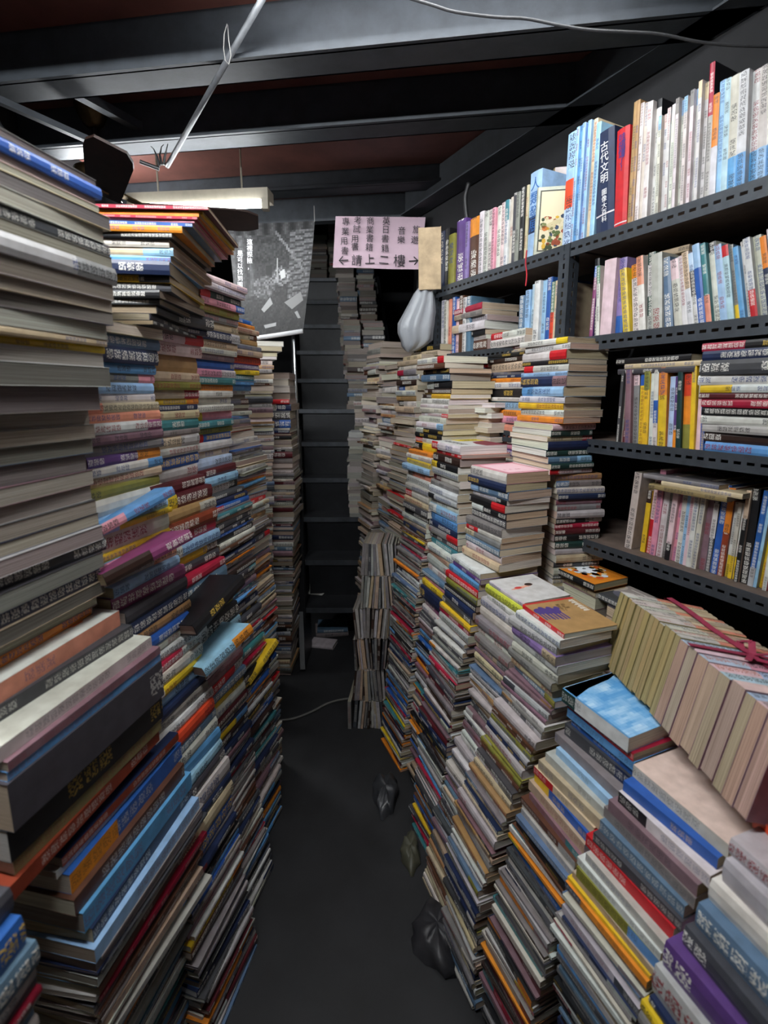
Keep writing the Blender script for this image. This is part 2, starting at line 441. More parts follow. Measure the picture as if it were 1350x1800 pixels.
# ------------------------------------------------------------------ lamps
def tube_lamp(name, label, p, q, power, body_h=.045, body_w=.08, hang=0.0, tube_out=0.0):
    """ceiling batten with a bare fluorescent tube under it and the light that tube gives"""
    p, q = Vector(p), Vector(q)
    d = (q - p).normalized(); L = (q - p).length; mid = (p + q) / 2
    e = empty(name, Matrix.Translation(mid)); tag(e, label, 'lamp')
    def rel(v): return Vector(v) - mid
    b = MB(); b.bar(rel(p), rel(q), body_w, body_h); b.build('housing', M_WHITEMETAL, e)
    dn = Vector((0, 0, -(body_h / 2 + .022))) + Vector((d.y, -d.x, 0)) * tube_out
    for s, end in ((1, p), (-1, q)):
        h = MB(); c = rel(end) + d * s * .015 + Vector((d.y, -d.x, 0)) * tube_out * .7
        h.box(c + Vector((-.014, -.02, -(body_h / 2 + .042))), c + Vector((.014, .014, -body_h / 2 + .002))); h.build('tube_holder', M_WHITEMETAL, e)
    for f in (.2, .8) if hang else ():
        h = MB(); c = rel(p.lerp(q, f)); h.tube([c + Vector((0, 0, body_h / 2 - .004)), c + Vector((0, 0, hang + .02))], .004, 6); h.build('hanger_rod', M_WHITEMETAL, e)
    t = MB(); t.tube([rel(p) + d * .03 + dn, rel(q) - d * .03 + dn], .013, 10); t.build('tube', simple('glowing_tube', '#ffffff', .3, 0, emit=power, ecol=(.93, .97, 1.0)), e, smooth=False)
    return e
tube_lamp('fluorescent_lamp', 'white fluorescent tube lamp hanging under the beams beyond the ceiling fan', (-1.12, 2.33, 2.335), (-.49, 2.27, 2.335), TUBE_FAR, hang=.235, tube_out=.038)
tube_lamp('fluorescent_lamp', 'fluorescent tube lamp fixed above the front of the aisle', (-.40, 1.33, 2.52), (.60, 1.19, 2.52), TUBE_NEAR)
tube_lamp('fluorescent_lamp', 'fluorescent tube lamp fixed above the nearest slab pile by the viewer', (-1.0, .48, 2.45), (0.0, .35, 2.45), TUBE_BACK)
tube_lamp('fluorescent_lamp', 'short tube lamp on the far wall side behind the red-topped pile', (-1.40, 2.24, 2.37), (-1.40, 2.66, 2.37), 130.0, body_h=.03, body_w=.06, tube_out=.06)

# ------------------------------------------------------------------ room shell
DS = Vector((-.458, .889, 0)); NS = Vector((.889, .458, 0)); X0 = .5346     # line of the shelf front
def S(t, back=0.0, z=0.0): return Vector((X0, 1.5, z)) + DS * t + NS * back
def t_of(px, z):                             # where a photo column meets the shelf front at height z
    k = (px - 675) / F; dz = z - H
    return (k * (cp * 1.5 - sp * dz) - X0) / (DS.x - k * cp * DS.y)
CEIL = 2.59
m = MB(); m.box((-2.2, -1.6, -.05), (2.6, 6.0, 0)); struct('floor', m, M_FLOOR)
BD = Vector((.990, -.139, 0)); BN = Vector((.139, .990, 0))                # beams run across, a little askew
def Bp(x, y0, z):                            # point on a beam line that crosses X=0 at depth y0
    return Vector((x, y0 - .14 * x, z))
m = MB()
for x0, x1 in ((-2.2, 2.6),):
    m.face([(x0, -1.6, CEIL), (x0, 3.0 - .14 * x0, CEIL), (x1, 3.0 - .14 * x1, CEIL), (x1, -1.6, CEIL)])
    m.face([(x0, -1.6, CEIL + .04), (x1, -1.6, CEIL + .04), (x1, 3.0 - .14 * x1, CEIL + .04), (x0, 3.0 - .14 * x0, CEIL + .04)])
struct('ceiling', m, M_CEIL)
def wall(name, p, q, h=CEIL + .4, z0=0.0, th=.06, mat=None):
    p, q = Vector((*p, 0)), Vector((*q, 0)); d = (q - p).normalized(); n = Vector((-d.y, d.x, 0)) * th
    m = MB(); M = frame(p + Vector((0, 0, z0)), d, n.normalized(), (0, 0, 1)); m.box((0, -th, 0), ((q - p).length, 0, h - z0), 0, (1, 1, 1), M); struct(name, m, mat or M_WALL)
wr0, wr1 = S(-2.6, .33), S(1.40, .33)
wall('wall_right', (wr0.x, wr0.y), (wr1.x, wr1.y))
wall('wall_left', (-1.45, 5.2), (-1.45, -1.6), 4.4)
wall('wall_back', (1.2, 5.2), (-1.6, 5.2), 4.4)
wall('wall_front', (-1.6, -1.55), (2.6, -1.55))
wall('wall_stair', (wr1.x + .01, wr1.y), (.30, 5.2), 4.4)
m = MB(); m.box((-1.5, 2.7, 4.3), (1.2, 5.3, 4.35)); struct('ceiling_stairwell', m, M_CEIL)
# cross beams (cold-formed channels with a lip), header, and the beam along the shelf wall
def beam(name, y0, zb, x0, x1, depth=.1, h=None):
    h = h or CEIL - zb
    m = MB(); M = frame(Bp(x0, y0, zb), BD, BN, (0, 0, 1)); Lg = (x1 - x0) / BD.x
    m.box((0, 0, 0), (Lg, .006, h), 0, (1, 1, 1), M); m.box((0, 0, 0), (Lg, depth, .006), 0, (1, 1, 1), M)
    m.box((0, depth - .006, 0), (Lg, depth, .035), 0, (1, 1, 1), M); m.box((0, 0, h - .006), (Lg, depth, h), 0, (1, 1, 1), M)
    m.box((0, -.012, 0), (Lg, 0, .012), 0, (1, 1, 1), M)
    return struct(name, m, M_BEAM)
beam('trim_1', 1.537, 2.45, -1.5, .98)
beam('trim_2', 1.925, 2.45, -1.5, .74)
beam('trim_3', 2.60, 2.51, -1.5, .42)
beam('trim_4', 2.92, 2.46, -1.45, .30, .05)
beam('trim_8', .95, 2.45, -1.5, 1.15)
M_ = frame(S(-1.2, .25, 2.45), DS, NS, (0, 0, 1))
m = MB(); m.box((0, 0, 0), (2.6, .07, .135), 0, (1, 1, 1), M_); m.box((0, -.03, 0), (2.6, 0, .006), 0, (1, 1, 1), M_); struct('trim_5', m, M_BEAM)
m = MB(); m.bar(at(90, 138, 1.83), at(250, 226, 2.07), .035, .03); struct('trim_6', m, M_BEAM)
m = MB(); m.bar(at(-60, 150, 1.60), at(160, 248, 1.98), .022, .02); struct('trim_7', m, M_BEAM)

# ------------------------------------------------------------------ slotted-angle shelving
ZS = (1.07, 1.366, 1.653, 1.923)             # deck heights
shelf = empty('shelf_unit', Matrix.Translation(S(0, 0, 0)))
tag(shelf, 'dark slotted-angle steel shelving with fibreboard decks along the wall', 'shelf')
SI = Matrix.Translation(-S(0, 0, 0))
def slotted(mb, M, L, h, slot=.015, gap=.011, sh=.007, th=.002):
    """strip with a row of real slots, x along, z up, facing -y"""
    a, b = h / 2 - sh / 2, h / 2 + sh / 2
    mb.box((0, 0, 0), (L, th, a), 0, (1, 1, 1), M); mb.box((0, 0, b), (L, th, h), 0, (1, 1, 1), M)
    x = 0.0
    while x < L:
        mb.box((x, 0, a), (min(L, x + gap), th, b), 0, (1, 1, 1), M); x += slot + gap
def post(t):
    m = MB()
    Mp = SI @ frame(S(t, -.004, 0), (0, 0, 1), NS, Vector((0, 0, 1)).cross(NS))
    slotted(m, Mp, 1.925, .04)                                    # flange facing the aisle
    M2 = SI @ frame(S(t, .036, 0), (0, 0, 1), DS, Vector((0, 0, 1)).cross(DS))
    slotted(m, M2, 1.925, .04)                                    # flange turned back into the shelf
    m.build('post', M_STEEL, shelf)
for t in (.70, -.012, -.95): post(t)
for z in ZS + (.30, .70):
    for t0, t1 in ((-.95, 0.0), (0.0, .70)):
        Md = SI @ frame(S(t0 + .006, .004, z), DS, NS, DS.cross(NS))
        m = MB(); m.box((0, 0, 0), (t1 - t0 - .012, .30, .012), 0, (1, 1, 1), Md)
        deck = m.build('deck', M_DECK, shelf)
        m = MB()
        slotted(m, SI @ frame(S(t1 - .002, -.002, z - .036), -DS, NS, (0, 0, 1)), t1 - t0 - .004, .039)
        m.build('slotted_edge', M_STEEL, deck)

# ------------------------------------------------------------------ steep steel stair
st = empty('steel_stair', Matrix.Translation((-.44, 2.62, 0))); tag(st, 'steep black steel staircase climbing away at the aisle end', 'stairs')
O_ = Vector((-.44, 2.62, 0)); NT = 11
def tread_xy(n): return -.455 - .034 * n, 2.63 + .185 * n, .27 + .222 * n
SW = .72
for n in range(NT):
    x, y, z = tread_xy(n)
    m = MB(); m.box(Vector((x, y, z - .006)) - O_, Vector((x + SW, y + .22, z)) - O_)
    tr = m.build('tread', M_STAIR, st)
    m = MB(); m.box(Vector((x, y - .004, z - .028)) - O_, Vector((x + SW, y, z + .001)) - O_); m.build('nosing', simple('worn_steel_edge', '#46494e', .45, .3, .35, 18) if n == 0 else bpy.data.materials['worn_steel_edge'], tr)
    m = MB(); m.box(Vector((x, y + .186, z)) - O_, Vector((x + SW, y + .19, z + .186)) - O_); m.build('riser', M_STAIR, st)
for dx in (-.03, SW + .004):
    x, y, z = tread_xy(-.9); x2, y2, z2 = tread_xy(NT)
    m = MB(); p, q = Vector((x + dx, y, z - .05)) - O_, Vector((x2 + dx, y2, z2)) - O_
    v = [p + Vector((0, -.06, 0)), q + Vector((0, -.06, .02)), q + Vector((0, .2, .02)), p + Vector((0, .2, 0))]
    w_ = Vector((.026, 0, 0))
    m.face(v); m.face([a + w_ for a in v][::-1])
    for a, b in zip(v, v[1:] + v[:1]): m.face((a, a + w_, b + w_, b))
    m.build('stringer', M_STAIR, st)
m = MB(); m.box(Vector((-.512, 2.60, 0)) - O_, Vector((-.452, 2.645, 1.30)) - O_); m.build('newel_post', M_STAIR, st)
m = MB(); m.tube([at(527, 860, 2.56) - O_, at(522, 740, 2.56) - O_, at(515, 600, 2.56) - O_, at(515, 560, 2.62) - O_, at(514, 500, 2.9) - O_], .011, 10); m.build('handrail', M_CHROME, st, smooth=True)

# ------------------------------------------------------------------ upright books on the shelves
def ordinal(i): return ('first' if i == 0 else ORD[i]) if i < len(ORD) else ('%d' % (i + 1))
def upright(zdeck, rows, where, group, inset=.010, dep=.17, lean0=0.0, start=0):
    for i, r in enumerate(rows):
        x0, x1, yt, key = r[:4]; opt = r[4] if len(r) > 4 else {}
        lean = opt.get('lean', lean0)
        tf, tn = t_of(x0, zdeck), t_of(x1, zdeck)
        tm = (tf + tn) / 2; P = S(tm, inset, zdeck)
        a = math.radians(lean); T = max(.004, (tf - tn) * math.cos(a) * .985)
        Lh = (at(675, yt, P.y).z - zdeck) / max(.5, math.cos(a)); Lh = max(.1, min(Lh, .31))
        up = Vector((0, 0, 1)); ex = up * math.cos(a) + DS * math.sin(a); ez = ex.cross(NS)
        org = S(tf, inset + random.uniform(-.004, .012), zdeck + .0005) - ez * T if a > 0 else S(tn, inset + random.uniform(-.004, .012), zdeck + .0005)
        M = frame(org, ex, NS, ez)
        bands = opt.get('b', ())
        look = PAL[key][1] + ' upright ' + opt.get('n', 'paperback')
        if 'say' in opt: look = opt['say']
        elif bands: look = PAL[key][1] + ' upright ' + opt.get('n', 'paperback') + ' with ' + PAL[[k for f, k in bands if k != key][0] if any(k != key for f, k in bands) else key][1] + ' band'
        lab = look + ', ' + ordinal(i + start) + ' from ' + where
        lab = opt.get('lab', lab)
        dd = opt.get('d', dep) * random.uniform(.93, 1.05)
        yield make_book(M, Lh, dd, T, key, bands, opt.get('hard', False), False, opt.get('top'), None, lab, group, None, False, opt.get('ink'), 'force' in opt), Lh, dd, T
B = lambda *a: tuple(a)
def up2(z, rows, *a, **k): return list(upright(z, rows, *a, **k))
FONT_FIX = []
def text(s, size, mat, parent, M, align='CENTER', name='title_print', ext=.0002, col=None):
    cu = bpy.data.curves.new(name, 'FONT'); cu.body = s; cu.size = size; cu.align_x = align; cu.align_y = 'CENTER'; cu.extrude = ext
    cu.materials.append(mat); o = bpy.data.objects.new(name, cu); COL.objects.link(o); o.parent = parent; o.matrix_local = M
    return o
def spine_text(e, s, L, T, mat, pos=.6, size=None, gap=1.02):
    """characters stacked down the spine of an upright book (local x runs up the spine)"""
    size = size or T * .8
    for i, ch in enumerate(s):
        x = L * pos - i * size * gap
        text(ch, size, mat, e, frame((x, -.0042, T / 2), (0, 0, -1), (1, 0, 0), Vector((0, 0, -1)).cross(Vector((1, 0, 0)))))

# top shelf, left of the post
random.seed(11)
far_top = [
 (764, 776, 408, 'navy'), (776, 784, 402, 'black'), (784, 795, 412, 'olive'), (795, 811, 386, 'purple'), (811, 817, 390, 'lilac'), (817, 833, 382, 'brown', {'b': B((.7, 'brown'), (.3, 'orange'))}),
 (834, 842, 372, 'white'), (842, 850, 371, 'offwhite'), (850, 859, 368, 'white'), (859, 865, 366, 'pink'), (865, 873, 362, 'white'), (873, 880, 356, 'blush'), (880, 887, 352, 'white', {'b': B((.7, 'white'), (.3, 'teal'))}),
 (887, 893, 346, 'offwhite'), (893, 900, 339, 'dgrey'), (900, 907, 338, 'grey'), (907, 914, 330, 'black'), (914, 918, 325, 'cream')]
up2(1.923, far_top, 'the far end of the top shelf', 'books on the far top shelf', dep=.17)
r = up2(1.923, [(918, 938, 300, 'lblue', {'d': .19, 'b': B((.3, 'lblue'), (.2, 'navy'), (.5, 'lblue')), 'force': 1, 'ink': (0, 0, 0, 0), 'lab': 'thick light blue upright book with navy block beside the leafy cover on the top shelf'})], 'the gap before the art-covered book', 'books on the far top shelf')
spine_text(r[0][0], '人類發展', r[0][1], r[0][3], simple('blue_ink', '#2d5f9c', .6), .85)
# near bay of the top shelf
near_top = [
 (978, 996, 217, 'ice', {'d': .2, 'b': B((.35, 'ice'), (.25, 'vermil'), (.4, 'lblue'))}), (996, 1001, 216, 'lblue'), (1001, 1007, 212, 'sky'), (1007, 1012, 211, 'lblue'), (1012, 1017, 216, 'blue'), (1017, 1023, 212, 'lblue'), (1023, 1030, 208, 'cream'), (1030, 1038, 215, 'lblue'),
 (1042, 1074, 224, 'navy', {'force': 1, 'ink': (0, 0, 0, 0), 'lean': 5, 'hard': True, 'd': .21, 'say': 'thick navy upright hardcover with white characters', 'b': B((.18, 'navy'), (.015, 'white'), (.807, 'navy'))}), (1076, 1098, 222, 'red', {'force': 1, 'ink': (0, 0, 0, 0), 'lean': 3.0, 'd': .2, 'say': 'thick bright red upright book', 'b': B((.04, 'red'), (.012, 'white'), (.948, 'red'))}),
 (1098, 1104, 176, 'tan', {'lean': 1.6}), (1104, 1110, 174, 'tan', {'lean': 1.6}), (1110, 1117, 178, 'white', {'lean': 2}), (1117, 1124, 177, 'offwhite', {'lean': 2}), (1124, 1133, 176, 'white', {'lean': 2}), (1133, 1142, 169, 'white', {'lean': 2, 'top': 'black', 'b': B((.93, 'white'), (.07, 'black')), 'd': .2})]
x = 1142
for i in range(14):
    wd = 5.4 + .12 * i
    near_top.append((x, x + wd, 205 - i * 5.2 - (6 if i % 3 == 0 else 0), random.choice(['white', 'offwhite', 'white', 'ice', 'lgrey', 'white']), {'lean': 3.2, 'b': B((.86, 'white'), (.14, random.choice(['blush', 'lblue', 'cream', 'grey', 'white'])))})); x += wd
near_top += [(x, x + 9, 100, 'black', {'lean': 3.5, 'b': B((.62, 'lgrey'), (.38, 'crim')), 'd': .21, 'say': 'tall black upright book with crimson head'}),
 (x + 9, x + 20, 158, 'white', {'lean': 3.5, 'b': B((.5, 'white'), (.5, 'orange'))}), (x + 20, x + 31, 132, 'lblue', {'lean': 4}), (x + 31, x + 42, 130, 'ice', {'lean': 4})]
x += 42
for i in range(7):
    near_top.append((x, x + 17, 124 - i * 6, 'white' if i % 3 else 'offwhite', {'lean': 4.2, 'b': B((.3, 'sky' if i != 3 else 'lblue'), (.7, 'white' if i % 3 else 'offwhite')), 'd': .21, 'n': 'magazine'})); x += 17.3
rs = up2(1.923, near_top, 'the post on the top shelf', 'books on the near top shelf', dep=.17)
M_BLUEINK = simple('ultramarine_print', '#23307e', .6)
spine_text(rs[9][0], '哇搞懂了!', rs[9][1], rs[9][3], M_BLUEINK, .9, .021, .85)
spine_text(rs[8][0], '古代文明', rs[8][1], rs[8][3], M_INKW, .84, .026)
spine_text(rs[8][0], '圖像大百科', rs[8][1], rs[8][3], M_INKW, .40, .017)
# second shelf, near bay: everything leans to the far end
z2 = 1.653
row2 = [
 (1028, 1034, 468, 'purple', {'lean': -1, 'b': B((.85, 'mag'), (.15, 'blue'))}), (1035, 1043, 452, 'black', {'lean': 4}), (1043, 1049, 466, 'offwhite', {'lean': 4, 'b': B((.75, 'white'), (.25, 'green'))}), (1050, 1070, 456, 'blush', {'lean': 0, 'd': .18}),
 (1072, 1085, 452, 'lilac', {'lean': 1, 'b': B((.25, 'blue'), (.75, 'lilac'))}), (1086, 1092, 490, 'black', {'lean': 6}), (1092, 1104, 470, 'yellow', {'lean': 9, 'd': .19}), (1104, 1117, 462, 'white', {'lean': 7, 'b': B((.8, 'white'), (.2, 'orange'))}), (1117, 1129, 447, 'white', {'lean': 8, 'b': B((.62, 'white'), (.38, 'salmon'))}),
 (1129, 1142, 441, 'dgreen', {'lean': 5, 'b': B((.2, 'lgrey'), (.25, 'dgreen'), (.4, 'white'), (.15, 'dgreen'))}), (1142, 1161, 444, 'lgrey', {'lean': 6, 'n': 'plastic-wrapped book'}), (1161, 1177, 450, 'gblue', {'lean': 9}), (1179, 1193, 452, 'cream', {'lean': 10, 'b': B((.7, 'offwhite'), (.3, 'blush'))}),
 (1193, 1203, 445, 'white', {'lean': 10}), (1203, 1215, 438, 'white', {'lean': 11, 'b': B((.5, 'white'), (.5, 'cream'))}), (1215, 1225, 440, 'ice', {'lean': 11, 'b': B((.4, 'white'), (.35, 'black'), (.25, 'ice'))}), (1225, 1238, 424, 'lilac', {'lean': 11, 'b': B((.7, 'blue'), (.3, 'lblue'))}), (1238, 1248, 422, 'teal', {'lean': 11, 'b': B((.35, 'salmon'), (.65, 'teal'))}),
 (1248, 1262, 419, 'white', {'lean': 11, 'b': B((.88, 'white'), (.12, 'black'))}), (1262, 1275, 425, 'lblue', {'lean': 11}), (1275, 1287, 426, 'ice', {'lean': 11, 'b': B((.85, 'ice'), (.15, 'red'))}), (1287, 1296, 424, 'gblue', {'lean': 12, 'b': B((.2, 'yellow'), (.8, 'grey'))}), (1296, 1306, 428, 'sky', {'lean': 12}),
 (1306, 1316, 416, 'white', {'lean': 12}), (1316, 1329, 412, 'white', {'lean': 12, 'b': B((.35, 'red'), (.65, 'white')), 'say': 'white upright paperback with a red foot label'}), (1329, 1344, 406, 'offwhite', {'lean': 12}), (1344, 1356, 408, 'navy', {'lean': 12, 'b': B((.6, 'navy'), (.4, 'orange'))}), (1356, 1370, 392, 'white', {'lean': 12}), (1370, 1386, 396, 'sky', {'lean': 12})]
up2(z2, row2, 'the post on the second shelf', 'leaning books on the second shelf', dep=.16)
# second shelf, beyond the post
row2b = [(768, 775, 528, 'white'), (775, 781, 530, 'offwhite'), (781, 786, 526, 'salmon'), (786, 793, 522, 'blue'), (793, 800, 525, 'blush'), (800, 808, 520, 'brown'), (808, 814, 523, 'white'), (814, 822, 521, 'gblue'), (905, 914, 520, 'gblue'), (914, 923, 510, 'lblue'), (923, 931, 499, 'ice'), (931, 941, 494, 'white'), (941, 948, 492, 'lblue'), (948, 957, 487, 'blue'), (957, 964, 495, 'cream', {'b': B((.5, 'vermil'), (.5, 'green'))}), (964, 972, 493, 'cream')]
up2(z2, row2b[:8], 'the far end of the second shelf', 'books on the far second shelf')
up2(z2, row2b[8:], 'the gap beyond the post on the second shelf', 'books on the far second shelf')
# third shelf
z3 = 1.366
row3 = [(1078, 1083, 652, 'dgrey'), (1083, 1088, 650, 'grey'), (1088, 1093, 650, 'maroon'), (1093, 1103, 650, 'mauve', {'lean': 4}), (1103, 1113, 652, 'grey', {'lean': 4, 'b': B((.8, 'grey'), (.2, 'blush'))}),
 (1113, 1123, 652, 'yellow', {'lean': 3, 'b': B((.8, 'yellow'), (.2, 'blue'))}), (1123, 1133, 653, 'yellow', {'lean': 3, 'b': B((.75, 'yellow'), (.25, 'olive'))}), (1133, 1141, 654, 'white', {'lean': 3}), (1141, 1149, 650, 'offwhite', {'lean': 4, 'b': B((.3, 'white'), (.3, 'blue'), (.4, 'white'))}), (1149, 1163, 646, 'orange', {'lean': 4, 'b': B((.65, 'yellow'), (.35, 'orange'))}),
 (1163, 1174, 662, 'ice', {'lean': 3}), (1174, 1181, 662, 'purple', {'lean': 3, 'b': B((.25, 'orange'), (.75, 'purple'))}), (1181, 1190, 648, 'dgreen', {'lean': 4}), (1190, 1205, 646, 'orange', {'lean': 4, 'b': B((.3, 'olive'), (.35, 'orange'), (.35, 'vermil'))}), (1205, 1213, 636, 'yellow', {'lean': 4}), (1213, 1225, 640, 'offwhite', {'lean': 3, 'b': B((.6, 'blush'), (.4, 'offwhite'))}), (1225, 1232, 660, 'blue', {'lean': 4})]
up2(z3, row3, 'the post on the third shelf', 'upright books on the third shelf', dep=.16)
# fourth shelf
z4 = 1.07
row4 = [(1080, 1092, 830, 'offwhite', {'force': 1, 'lean': -3, 'd': .16, 'say': 'off-white upright paperback with a red disc'}), (1104, 1112, 862, 'yellow', {'lean': -2, 'b': B((.8, 'yellow'), (.2, 'dbrown'))}), (1113, 1121, 838, 'offwhite', {'lean': -2, 'b': B((.45, 'red'), (.55, 'blush'))}), (1121, 1131, 826, 'pink', {'lean': -2}), (1131, 1141, 841, 'white', {'lean': -2}),
 (1141, 1148, 836, 'grey', {'lean': -2}), (1148, 1157, 837, 'blush', {'lean': -2, 'b': B((.2, 'black'), (.8, 'blush'))}), (1157, 1164, 842, 'pink', {'lean': -2}), (1164, 1174, 842, 'white', {'lean': -1}), (1174, 1180, 850, 'lblue', {'lean': -1}), (1180, 1186, 848, 'blush', {'lean': -1}), (1186, 1195, 850, 'white', {'lean': -1}), (1195, 1204, 852, 'offwhite', {'lean': -2}), (1204, 1216, 846, 'mauve', {'lean': -1}),
 (1216, 1225, 855, 'black', {'lean': -1, 'b': B((.4, 'dgrey'), (.4, 'white'), (.2, 'dgrey'))}), (1225, 1238, 852, 'blue', {'lean': -2}), (1238, 1249, 858, 'rust', {'lean': -1, 'b': B((.5, 'rust'), (.5, 'orange'))}), (1249, 1256, 884, 'white', {'lean': -1, 'b': B((.3, 'yellow'), (.7, 'white'))}), (1256, 1263, 884, 'offwhite', {'lean': -1, 'b': B((.3, 'yellow'), (.7, 'offwhite'))}), (1263, 1270, 886, 'white', {'lean': -1, 'b': B((.3, 'yellow'), (.7, 'white'))}),
 (1270, 1278, 862, 'cream', {'lean': -1, 'b': B((.7, 'black'), (.3, 'cream'))}), (1278, 1293, 860, 'black', {'lean': 0, 'hard': True}), (1294, 1304, 862, 'blue', {'lean': -2, 'b': B((.2, 'lgrey'), (.8, 'blue'))}), (1304, 1310, 890, 'lblue', {'lean': -2}), (1310, 1320, 864, 'yellow', {'lean': -2}), (1320, 1328, 866, 'red', {'lean': -1, 'b': B((.4, 'white'), (.2, 'black'), (.4, 'crim'))}), (1328, 1337, 868, 'white', {'lean': -1}), (1337, 1347, 870, 'offwhite', {'lean': -1}), (1347, 1358, 872, 'white', {'lean': -1}), (1358, 1370, 872, 'white', {'lean': -1})]
r4 = up2(z4, row4, 'the post on the lowest shelf', 'upright books on the lowest shelf', inset=.045, dep=.15)
RED_DISC = r4[0]

random.seed(17)
def rect(x0, y0, x1, y1): return [(x0, y0), (x1, y0), (x1, y1), (x0, y1)]
def marks(x0, y0, x1, y1, nx, ny, c):      # rows of small illegible printed strokes
    out = []
    for i in range(nx):
        for j in range(ny):
            if random.random() < .18: continue
            xa, ya = x0 + (x1 - x0) * i / nx, y0 + (y1 - y0) * j / ny; dx, dy = (x1 - x0) / nx, (y1 - y0) / ny
            out.append((c, rect(xa + dx * .1, ya + dy * .1, xa + dx * .35, ya + dy * .85))); out.append((c, rect(xa + dx * .5, ya + dy * random.uniform(.1, .4), xa + dx * .8, ya + dy * .8)))
    return out
def girl_print(l, w): return [('#e0a58c', ell(l * .56, w * .42, .005, .026, 12)), ('#d98f78', ell(l * .52, w * .28, .004, .022, 10)), ('#c33a3a', ell(l * .55, w * .30, .0065, .011, 10)), ('#e2b09a', ell(l * .60, w * .54, .0065, .008, 10)), ('#33221c', ell(l * .615, w * .585, .009, .012, 12))] + marks(l * .75, w * .72, l * .79, w * .95, 1, 9, '#9a9c9e')
def animal_print(l, w):
    p = [('#b3302e', rect(l * .95, 0, l, w))]
    for k in range(3):
        y = w * (.10 + .13 * k); x = l * (.70 - .03 * k)
        p += [('#4a3a78', ell(x, y, .015, .013, 10)), ('#4a3a78', ell(x + .012, y + .012, .009, .007, 8))]
        p += [('#4a3a78', rect(x - .042, y - .010 + q * .008, x - .006, y - .006 + q * .008)) for q in range(3)]
    return p + marks(l * .60, w * .50, l * .84, w * .68, 4, 7, '#5f4a30') + marks(l * .50, w * .80, l * .92, w * .96, 6, 1, '#efe9dc')
def sky_cells(l, w):
    from mathutils import noise
    out = []; nx, ny = 26, 20
    for i in range(nx):
        for j in range(ny):
            f = min(1, max(0, .45 + .9 * noise.fractal(Vector((i * .22, j * .13, 3.1)), .8, 2.0, 4)))
            a, b = (0x57, 0x98, 0xcf), (0xb4, 0xd4, 0xec)
            out.append(('#%02x%02x%02x' % tuple(int(p + (q - p) * f) for p, q in zip(a, b)), rect(l * i / nx, w * (.02 + .96 * j / ny), l * (i + 1) / nx, w * (.02 + .96 * (j + 1) / ny))))
    return out
def sky_print(l, w):
    p = []
    for k in range(0):
        p.append((random.choice(['#6da4d4', '#7aaeda', '#87b7de', '#95c0e3']), ell(random.uniform(.1, .9) * l, random.uniform(.12, .85) * w, random.uniform(.004, .012), random.uniform(.012, .032), 14, k * .05)))
    p = [(c, [(min(l - .001, max(.001, x)), min(w - .001, max(.001, y))) for x, y in q]) for c, q in p]
    return sky_cells(l, w) + [('#3d4128', [(l * .78, w * .02), (l * .99, w * .02), (l * .99, w * .98), (l * .9, w * .7), (l * .86, w * .3)])] + marks(l * .12, w * .62, l * .22, w * .92, 2, 5, '#2b3a4a')
def red_white_print(l, w): return [('#7d3340', [(0, w * .55), (l * .25, w * .5), (l * .55, w * .62), (l * .7, w), (0, w)]), ('#d9c23a', [(l * .72, w * .45), (l * .98, w * .4), (l * .98, w), (l * .66, w)])] + marks(l * .2, w * .15, l * .85, w * .32, 5, 2, '#33363a') + marks(l * .72, w * .55, l * .92, w * .9, 3, 4, '#7a6a2a')
def pink_print(l, w): return [('#eec6cf', rect(l * .1, w * .12, l * .9, w * .9)), ('#d98a9c', rect(l * .93, 0, l, w))] + marks(l * .3, w * .2, l * .38, w * .6, 1, 6, '#c77f90')
def white_mag_print(l, w): return marks(l * .55, w * .30, l * .66, w * .5, 3, 5, '#57553f') + [('#8f8f8a', ell(l * .3, w * .6, .012, .008, 10))]
def art_mag_print(l, w): return [('#d9683a', ell(l * .80, w * .30, .04, .05, 14)), ('#7d2f2a', ell(l * .74, w * .34, .03, .03, 12)), ('#e0906a', ell(l * .9, w * .45, .02, .06, 12)), ('#6b3a30', ell(l * .34, w * .45, .02, .025, 10))]
# ------------------------------------------------------------------ the piles, aisle's shelf side
MIXR = 'offwhite white lgrey grey grey beige dgrey navy blue sky lblue red crim yellow orange teal purple maroon cream black brown'.split()
BANDED = 'the pile under the pink-covered book'
stack('the pile under the pink book', [(892, 833), (890, 900), (882, 967), (878, 1010)], 1.30, 112, -1, .185, .15,
      'white^pink@19 navy^navy@14 gblue/lblue@15 white/black@9 black/red@14 black/white@12 dgrey^gblue@15 grey@16 offwhite/red@9 grey/cream@12 gblue@12 offwhite@13 cream@14', fill=None, zb=.99, seed=21, pages=['#d0b89c', '#c4ab90', '#d8c6ae', '#e2dace'], jit=.8, printed=pink_print)
